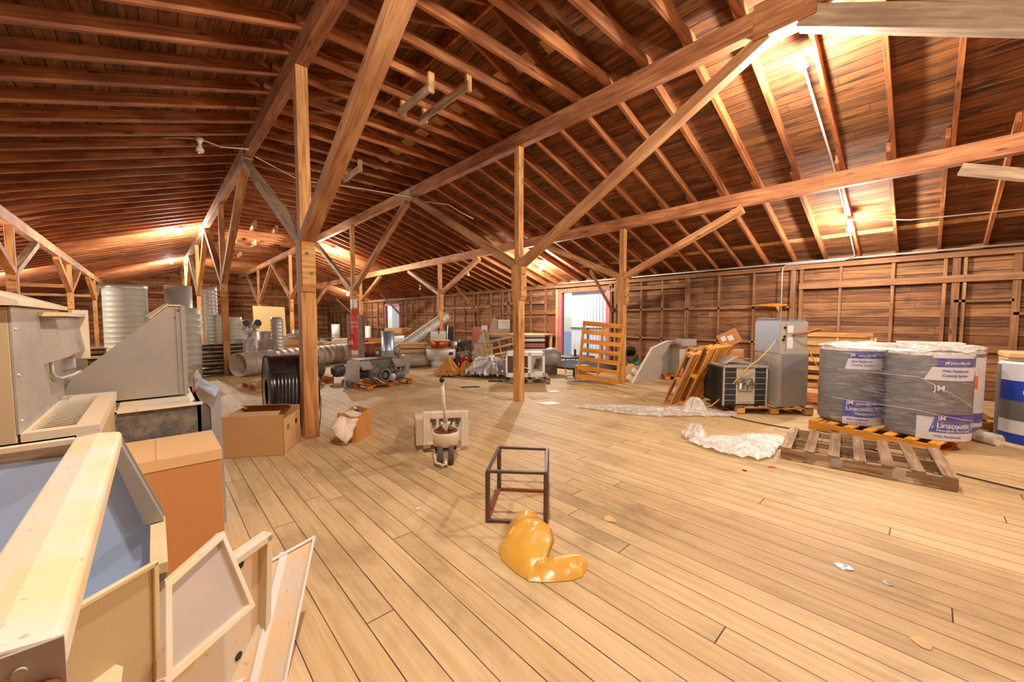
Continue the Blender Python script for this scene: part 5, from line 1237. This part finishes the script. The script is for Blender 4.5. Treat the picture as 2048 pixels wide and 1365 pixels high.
# small containers and a crate at the foot of the heap
for i, (x, y, r, h, m__, lab) in enumerate(((6.95,9.75,0.09,0.30,'red','red can on the floor right of the roof fan, left of two'),(7.1,9.6,0.08,0.26,'red','red can on the floor right of the roof fan, right of two'),(7.25,9.5,0.09,0.24,'blue','blue can left of the foil bundles, first of two'),(7.42,9.35,0.08,0.22,'blue','blue can left of the foil bundles, second of two'),(7.05,10.3,0.10,0.35,'motorb','grey tin behind the red cans'))):
    t = thing('paint_can', lab, 'can', (x,y,0), 0, 'small cans on the floor')
    MB().lathe([(0.001,0),(r,0),(r,h),(r+0.005,h+0.005),(r*0.9,h+0.01),(0.001,h)],18).build('can_body',m__,t); MB().tube([(-r,0,h*0.9),(-r*0.7,0,h*1.2),(r*0.7,0,h*1.2),(r,0,h*0.9)],0.004,5).build('can_handle','galv',t)
t = thing('milk_crate', 'grey plastic crate on the floor in front of the chair frame', 'crate', (7.5,9.85,0.0), math.radians(-40))
for k in range(5): MB().bx(0,0.34,0,0.012,0.02+k*0.08,0.06+k*0.08).bx(0,0.012,0,0.34,0.02+k*0.08,0.06+k*0.08).bx(0.328,0.34,0,0.34,0.02+k*0.08,0.06+k*0.08).build('crate_band','greydark',t)
t = thing('hose_pile', 'tangle of grey flexible hose behind the red cans', 'hose', (0,0,0))
r = rng(12)
for k in range(4): MB().tube([(7.15+0.2*math.sin(q*1.1+k*1.7)+0.02*q, 10.05+0.2*math.cos(q*0.9+k), 0.35+0.12*math.sin(q*0.8+k)) for q in range(9)],0.025,7).build('hose_strand','galvdust',t)
# foil faced insulation bundles
t = thing('insulation_bundle', 'crumpled bundle of silver foil insulation on the floor left of the middle post', 'insulation', (0,0,0), 0, 'insulation bundles')
hull_sheet([(5.95,8.45,0),(5.85,8.0,0),(6.0,7.55,0),(6.4,7.2,0),(6.85,7.1,0),(6.95,7.5,0),(6.9,8.1,0),(6.4,8.6,0)], (6.45,7.85,0), 0.46, 9, amp=0.16, ridges=5, nu=120, nv=26).build('foil_facing','foil',t)
hull_sheet([(5.92,8.5,0.0),(5.80,8.25,0),(5.95,7.95,0),(6.1,8.1,0),(6.15,8.45,0)], (6.0,8.25,0.0), 0.40, 19, amp=0.05, ridges=3, nu=40).build('batting','insul',t,'amber glass wool')
t = thing('insulation_bundle', 'roll of amber insulation with clear film left of the crumpled foil bundle', 'insulation', (0,0,0), 0, 'insulation bundles')
hull_sheet([(5.55,9.15,0),(5.52,8.75,0),(5.75,8.45,0),(6.05,8.5,0),(6.2,8.9,0),(5.95,9.35,0)], (5.85,8.9,0), 0.48, 29, amp=0.03, ridges=2).build('batting','insul',t)
hull_sheet([(5.60,9.38,0),(5.45,9.05,0),(5.55,8.8,0),(5.75,8.95,0),(5.9,9.3,0)], (5.66,9.1,0), 0.47, 31, amp=0.02, ridges=2).build('film','shrink',t)
hull_sheet([(5.42,8.85,0),(5.35,8.55,0),(5.6,8.25,0),(5.85,8.35,0),(5.7,8.65,0)], (5.6,8.55,0), 0.14, 33, amp=0.06, ridges=4).build('loose_batting','insul',t)
# white open cabinet on pallet right of the middle post
t = thing('open_cabinet', 'white metal cabinet with brown coil and torn wiring right of the middle post', 'air conditioner', (6.03,6.72,0.135), math.radians(-42))
MB().bx(0,0.92,0,0.02,0,0.10).bx(0,0.92,0,0.02,0.50,0.58).bx(0.52,0.60,0,0.02,0,0.58).bx(0.86,0.92,0,0.02,0,0.58).bx(0,0.04,0,0.02,0,0.58).build('front_frame','white',t)
MB().bx(0,0.92,0.02,0.6,0.55,0.58).bx(0,0.02,0.02,0.6,0,0.58).bx(0.90,0.92,0.02,0.6,0,0.58).bx(0,0.92,0.58,0.6,0,0.58).build('casing','acgrey',t)
MB().bx(0.04,0.52,0.02,0.05,0.10,0.50).build('coil_panel','coil',t)
MB().bx(0.60,0.86,0.03,0.05,0.0,0.55).build('machine_bay','acgrey',t)
b = MB(); r = rng(21)
for k in range(12): b.tube([(0.73+0.07*math.sin(q*1.3+k)+0.01*q, 0.0-0.01*math.sin(k), 0.22+0.035*q+0.03*math.sin(k*2+q)) for q in range(7)],0.009,5)
b.build('torn_wiring','motor',t)
MB().bx(0.66,0.86,-0.012,0,0.02,0.14).build('cover_plate','white',t)
MB().tube([(0.36,-0.03,0.26),(0.45,-0.04,0.23),(0.58,-0.03,0.19)],0.012,6).build('white_pipe','white',t)
t = thing('pressure_tank', 'round grey tank lying behind the white open cabinet', 'tank', (7.95,7.0,0.0), math.radians(-42))
MB().lathe([(0.001,-0.30),(0.12,-0.27),(0.22,-0.18),(0.26,-0.08),(0.27,0),(0.26,0.08),(0.22,0.18),(0.12,0.27),(0.001,0.30)],28,Matrix.Translation((0,0,0.46)) @ Matrix.Rotation(PI/2,4,'Y')).build('tank_body','greytank',t)
MB().bx(-0.15,0.15,-0.15,0.15,0,0.25).build('tank_cradle','greydark',t)
# round work table with wheel
t = thing('side_table', 'low black round topped table with thin legs before the bright door', 'table', (7.75,5.95,0.0))
MB().lathe([(0.001,0.54),(0.42,0.54),(0.43,0.55),(0.43,0.57),(0.42,0.575),(0.001,0.575)],36).build('table_top','black',t)
for a in range(4):
    x, y = 0.30*math.cos(a*PI/2+0.5), 0.30*math.sin(a*PI/2+0.5); MB().cyl((x,y,0),(x,y,0.54),0.012,8).build('leg','cardpale',t)
MB().tube([(0.30*math.cos(q*PI/8),0.30*math.sin(q*PI/8),0.05) for q in range(17)],0.008,6).build('foot_ring','angle',t)
tag(MB().cyl((7.72,6.0,0.575),(7.72,6.0,0.75),0.03,14).build('small_bottle','rust'), 'brown bottle standing on the low black table', 'bottle')
t = thing('wheel', 'black wheel lying against the legs of the low table', 'wheel', (7.95,6.2,0.0), math.radians(40))
MB().lathe([(0.04,-0.035),(0.12,-0.035),(0.135,-0.02),(0.135,0.02),(0.12,0.035),(0.04,0.035)],28,Matrix.Translation((0,0,0.14)) @ Matrix.Rotation(PI/2,4,'X')).build('tyre','black',t)
MB().cyl((0,-0.036,0.14),(0,0.036,0.14),0.045,16).build('hub','galvdust',t)
tag(MB().bx(9.0,10.8,6.2,8.6,0.0,0.06).build('steel_rack','black'), 'low dark rack lying on the floor inside the bright door', 'rack')
t = thing('cardboard_box', 'small orange carton on the floor behind the white open cabinet', 'box', (8.35,6.45,0), math.radians(-40), 'cardboard boxes'); MB().bx(0,0.35,0,0.3,0.05,0.22).build('carton','cardorange',t); MB().bx(-0.01,0.36,-0.01,0.31,0.22,0.235).build('flap','cardpale',t); MB().bx(0.02,0.33,0.02,0.28,0,0.05).build('base','card',t)
# right middle: tilted carton, steel sheet, old condenser, leaning carton
t = thing('cardboard_box', 'tilted brown carton with two labels right of the tilted yellow pallet', 'box', (0,0,0), 0, 'cardboard boxes')
t.matrix_world = Matrix.Translation((8.22,4.95,0.10)) @ Euler((math.radians(-8),math.radians(38),math.radians(-45))).to_matrix().to_4x4()
MB().bx(0,0.30,0,0.35,0,0.42).build('carton','card',t,bevel=0.004)
MB().bx(0.06,0.22,-0.003,0,0.24,0.36).build('paper_label','white',t); MB().bx(0.06,0.22,-0.003,0,0.05,0.17).build('paper_label','white',t)
t = thing('steel_sheet', 'bent shiny steel sheet leaning against the wall behind the yellow pallet', 'sheet metal', (0,0,0))
MB().prism([(8.15,4.65,0.01),(9.55,4.45,0.0),(9.75,4.35,0.95),(9.25,4.40,0.93),(8.75,4.5,0.78)],(0.02,0.03,0)).build('sheet','galvdust',t)
MB().prism([(8.13,4.63,0.0),(8.73,4.48,0.79),(9.25,4.38,0.94),(9.76,4.33,0.97),(9.25,4.385,0.975),(8.71,4.49,0.82),(8.10,4.65,0.02)],(0.0,0.02,0)).build('sheet_edge','beigedust',t)
t = thing('condenser_unit', 'pale green grey old condenser by the wall behind the leaning pallet', 'air conditioner', (9.25,4.05,0.135), math.radians(-38))
MB().bx(0,0.62,0,0.5,0,0.68).build('casing','acgrey',t,bevel=0.008); MB().bx(0.10,0.42,-0.006,0,0.05,0.45).build('intake_grille','fin',t); MB().bx(-0.04,0.66,-0.04,0.54,0.68,0.72).build('wooden_top','redbrown',t); MB().bx(0.10,0.45,0.05,0.35,0.72,0.88).build('grey_box','sheetgrey',t)
t = thing('cardboard_box', 'brown carton with two white labels tilted high against the right wall', 'box', (0,0,0), 0, 'cardboard boxes')
t.matrix_world = Matrix.Translation((8.85,2.95,0.86)) @ Euler((0,math.radians(-28),math.radians(-72))).to_matrix().to_4x4()
MB().bx(0,0.40,0,0.30,0,0.30).build('carton','cardorange',t,bevel=0.004); MB().bx(0.06,0.15,-0.003,0,0.15,0.25).build('paper_label','white',t); MB().bx(0.18,0.28,-0.003,0,0.10,0.21).build('paper_label','white',t)
t = thing('cardboard_box', 'brown carton stacked under the tilted labelled one by the right wall', 'box', (8.75,3.05,0.0), math.radians(-72), 'cardboard boxes')
MB().bx(0,0.50,0,0.35,0,0.80).build('carton','cardorange',t,bevel=0.004); MB().bx(0,0.50,0,0.35,0.80,0.86).build('flaps','card',t)
t = thing('particle_board', 'pale particle board resting on top of the pallet against the right wall', 'board', (0,0,0))
MB().bx(10.62,10.64,0.70,1.90,0.78,1.12).build('board_sheet','osb',t)
for i, (x,y,z,sx,sy,sz,rz,m__,lab) in enumerate(((8.35,0.72,0.14,0.5,0.4,0.12,10,'black','black tray of parts on the orange pallet behind the tall cabinet'),(8.45,0.95,0.26,0.3,0.25,0.18,25,'cardorange','small carton on the black parts behind the tall cabinet'),(8.55,0.62,0.27,0.35,0.25,0.05,-15,'black','black flap box on the orange pallet behind the tall cabinet'),(8.45,0.95,0.44,0.22,0.18,0.02,20,'cardpale','pale card piece on the small carton'))):
    t = thing('equipment_case' if m__=='black' else 'cardboard_box', lab, 'case' if m__=='black' else 'box', (x,y,z), math.radians(rz), 'parts on the orange pallet'); MB().bx(0,sx,0,sy,0,sz).build('case_body' if m__=='black' else 'carton',m__,t)
    MB().bx(0.02,sx-0.02,0.02,sy-0.02,sz,sz+0.008).build('lid','cardpale' if m__!='black' else 'greydark',t)
for i, (x, y, z) in enumerate(((8.62,4.82,0.42),(8.78,4.78,0.38))):
    tag(MB().tube([(x,y,z),(x+0.06,y+0.02,z-0.02),(x+0.12,y,z+0.03)],0.035,8).build('power_tool','cyan'), 'turquoise power tool on the tilted carton, %s one' % ('left','right')[i], 'tool', 'turquoise tools')
MB_ = MB().bx(8.55,8.95,4.72,4.9,0.0,0.34).build('tool_box','card'); tag(MB_, 'plain box under the turquoise tools', 'box')
# left: bench with junk behind the beige cabinet
t = thing('storage_bench', 'bench covered with small junk far left behind the beige cabinet', 'bench', (0,0,0))
MB().bx(-3.6,-0.95,10.5,11.6,0.80,0.84).build('bench_top','pale',t); MB().bx(-3.6,-0.95,10.52,10.56,0.62,0.80).build('bench_apron','galvdust',t)
for x in (-3.5,-1.05):
    for y in (10.6,11.5): MB().bx(x-0.04,x+0.04,y-0.04,y+0.04,0,0.80).build('bench_leg','pale',t)
t = thing('duct_elbow', 'dusty round duct elbow lying on the far left bench', 'duct', (0,0,0), 0, 'duct elbows')
MB().tube([(-1.95,10.8,0.95),(-1.80,10.8,1.02),(-1.62,10.85,0.98),(-1.50,10.9,0.90)],0.11,18).build('elbow_wall','ductdusty',t)
for i, (x,y,sx,sy,sz,m__,lab) in enumerate(((-2.45,10.7,0.35,0.25,0.30,'white','white case at the left end of the far left bench'),(-1.45,11.1,0.5,0.3,0.22,'cardpale','pale carton at the right end of the far left bench'),(-2.0,11.2,0.4,0.3,0.25,'card','brown carton at the back of the far left bench'),(-1.25,10.65,0.2,0.15,0.12,'pinkred','small red and white box on the far left bench'))):
    t = thing('cardboard_box', lab, 'box', (x,y,0.84), 0.1*i, 'things on the far left bench'); MB().bx(0,sx,0,sy,0,sz).build('carton',m__,t,bevel=0.005); MB().bx(0,sx,sy*0.45,sy*0.55,sz,sz+0.004).build('tape','white',t)
tag(MB().tube([(-0.70,4.9,1.22),(-0.69,4.9,1.14),(-0.66,4.9,1.08),(-0.62,4.9,1.06)],0.018,10).build('plastic_hook','cyan'), 'bright turquoise curved handle hanging behind the beige cabinet', 'handle')
tag(MB().tube([(-0.70,4.9,1.22),(-0.9,4.9,1.2),(-1.0,4.9,0.6),(-1.0,4.9,0.0)],0.012,6).build('thin_stand','galv'), 'thin bent stand behind the beige cabinet', 'stand')
# floor litter
lit = [
 (5.06,6.83,0.07,'black','bent black bracket on the floor left of the middle post','tool',2),
 (5.95,7.0,0.08,'black','black bar on the floor before the white cabinet','tool',1),
 (5.29,7.85,0.03,'motor','tiny dark scrap beside the bent black bracket','scrap',0),
 (4.62,5.75,0.05,'white','small crumpled white scrap left of the middle post','scrap',0),
 (2.18,4.54,0.04,'foil','crumpled bright scrap on the floor left of the pallet jack','scrap',0),
 (2.31,4.42,0.05,'foil','larger crumpled foil scrap beside the pallet jack fork','scrap',0),
 (1.92,3.40,0.045,'galvdust','grey metal washer shaped scrap in front of the pallet jack','scrap',0),
 (1.48,2.69,0.025,'white','flat white bit on the floor left of the angle iron frame','scrap',0),
 (2.45,1.57,0.07,'cardpale','torn piece of pale card right of the yellow bag','scrap',0),
 (3.01,0.29,0.05,'galvblue','thin bright sliver on the floor at the right front','scrap',0),
 (3.00,0.10,0.035,'galvdust','small grey flake at the right front beside the bright sliver','scrap',0),
 (2.55,-0.04,0.05,'cardpale','looped pale strip at the lower right','scrap',0),
 (4.24,1.18,0.03,'black','small black label on the floor before the grey pallet','scrap',0),
 (4.55,1.02,0.05,'red','red scrap at the corner of the grey pallet','scrap',0),
 (7.05,3.98,0.03,'black','small dark scrap by the leaning pallets','scrap',0)]
for i, (x,y,r_,m__,lab,cat,k) in enumerate(lit):
    rr = rng(100+i)
    if k == 2: o = MB().tube([(x-0.14,y+0.12,0.012),(x-0.16,y+0.05,0.012),(x-0.10,y+0.04,0.012),(x+0.05,y-0.05,0.012),(x+0.16,y-0.14,0.012)],0.012,6).build('floor_bracket',m__)
    elif k == 1: o = MB().beam((x-0.12,y+0.12,0.02),(x+0.12,y-0.12,0.02),0.03,0.03).build('floor_bar',m__)
    else:
        pts = [(x+r_*math.cos(a)*rr.uniform(0.5,1), y+r_*math.sin(a)*rr.uniform(0.5,1), 0) for a in [q*PI/4 for q in range(8)]]
        o = hull_sheet(pts,(x,y,0),r_*0.35 if m__ in ('foil','white') else 0.006,i,nu=16,nv=4,amp=0.004).build('floor_scrap',m__)
    tag(o, lab, cat, 'litter on the floor')
for i, (pts, lab, m__) in enumerate((
   ([(4.72,5.62,0.004),(5.05,5.50,0.004),(5.0,5.15,0.004),(4.70,5.30,0.004)], 'pink and white paper lying left of the middle post foot', 'cardpale'),
   ([(5.25,5.2,0.004),(5.55,5.1,0.004),(5.45,4.85,0.004),(5.15,4.95,0.004)], 'pinkish paper lying right of the middle post foot', 'cardpale'),
   ([(4.95,4.72,0.004),(5.25,4.60,0.004),(5.22,4.35,0.004),(4.98,4.48,0.004)], 'white paper on the floor in front of the middle post', 'white'),
   ([(5.95,5.35,0.004),(6.15,5.25,0.004),(6.1,5.1,0.004),(5.9,5.2,0.004)], 'small white paper behind the middle post', 'white'))):
    tag(MB().prism(pts, (0,0,0.004)).build('paper_sheet',m__), lab, 'paper', 'papers on the floor')
t = thing('insulation_tuft', 'clump of yellow wool stuck on the wall rail near the wall conduit', 'insulation', (0,0,0))
MB().tube([(11.02,3.1,1.83),(11.0,2.8,1.84),(11.0,2.5,1.83),(11.02,2.3,1.84)],[0.02,0.03,0.05,0.02],8).tube([(11.0,2.5,1.84),(11.0,2.48,1.75),(11.0,2.46,1.66)],[0.05,0.035,0.01],8).build('tuft','insul',t)
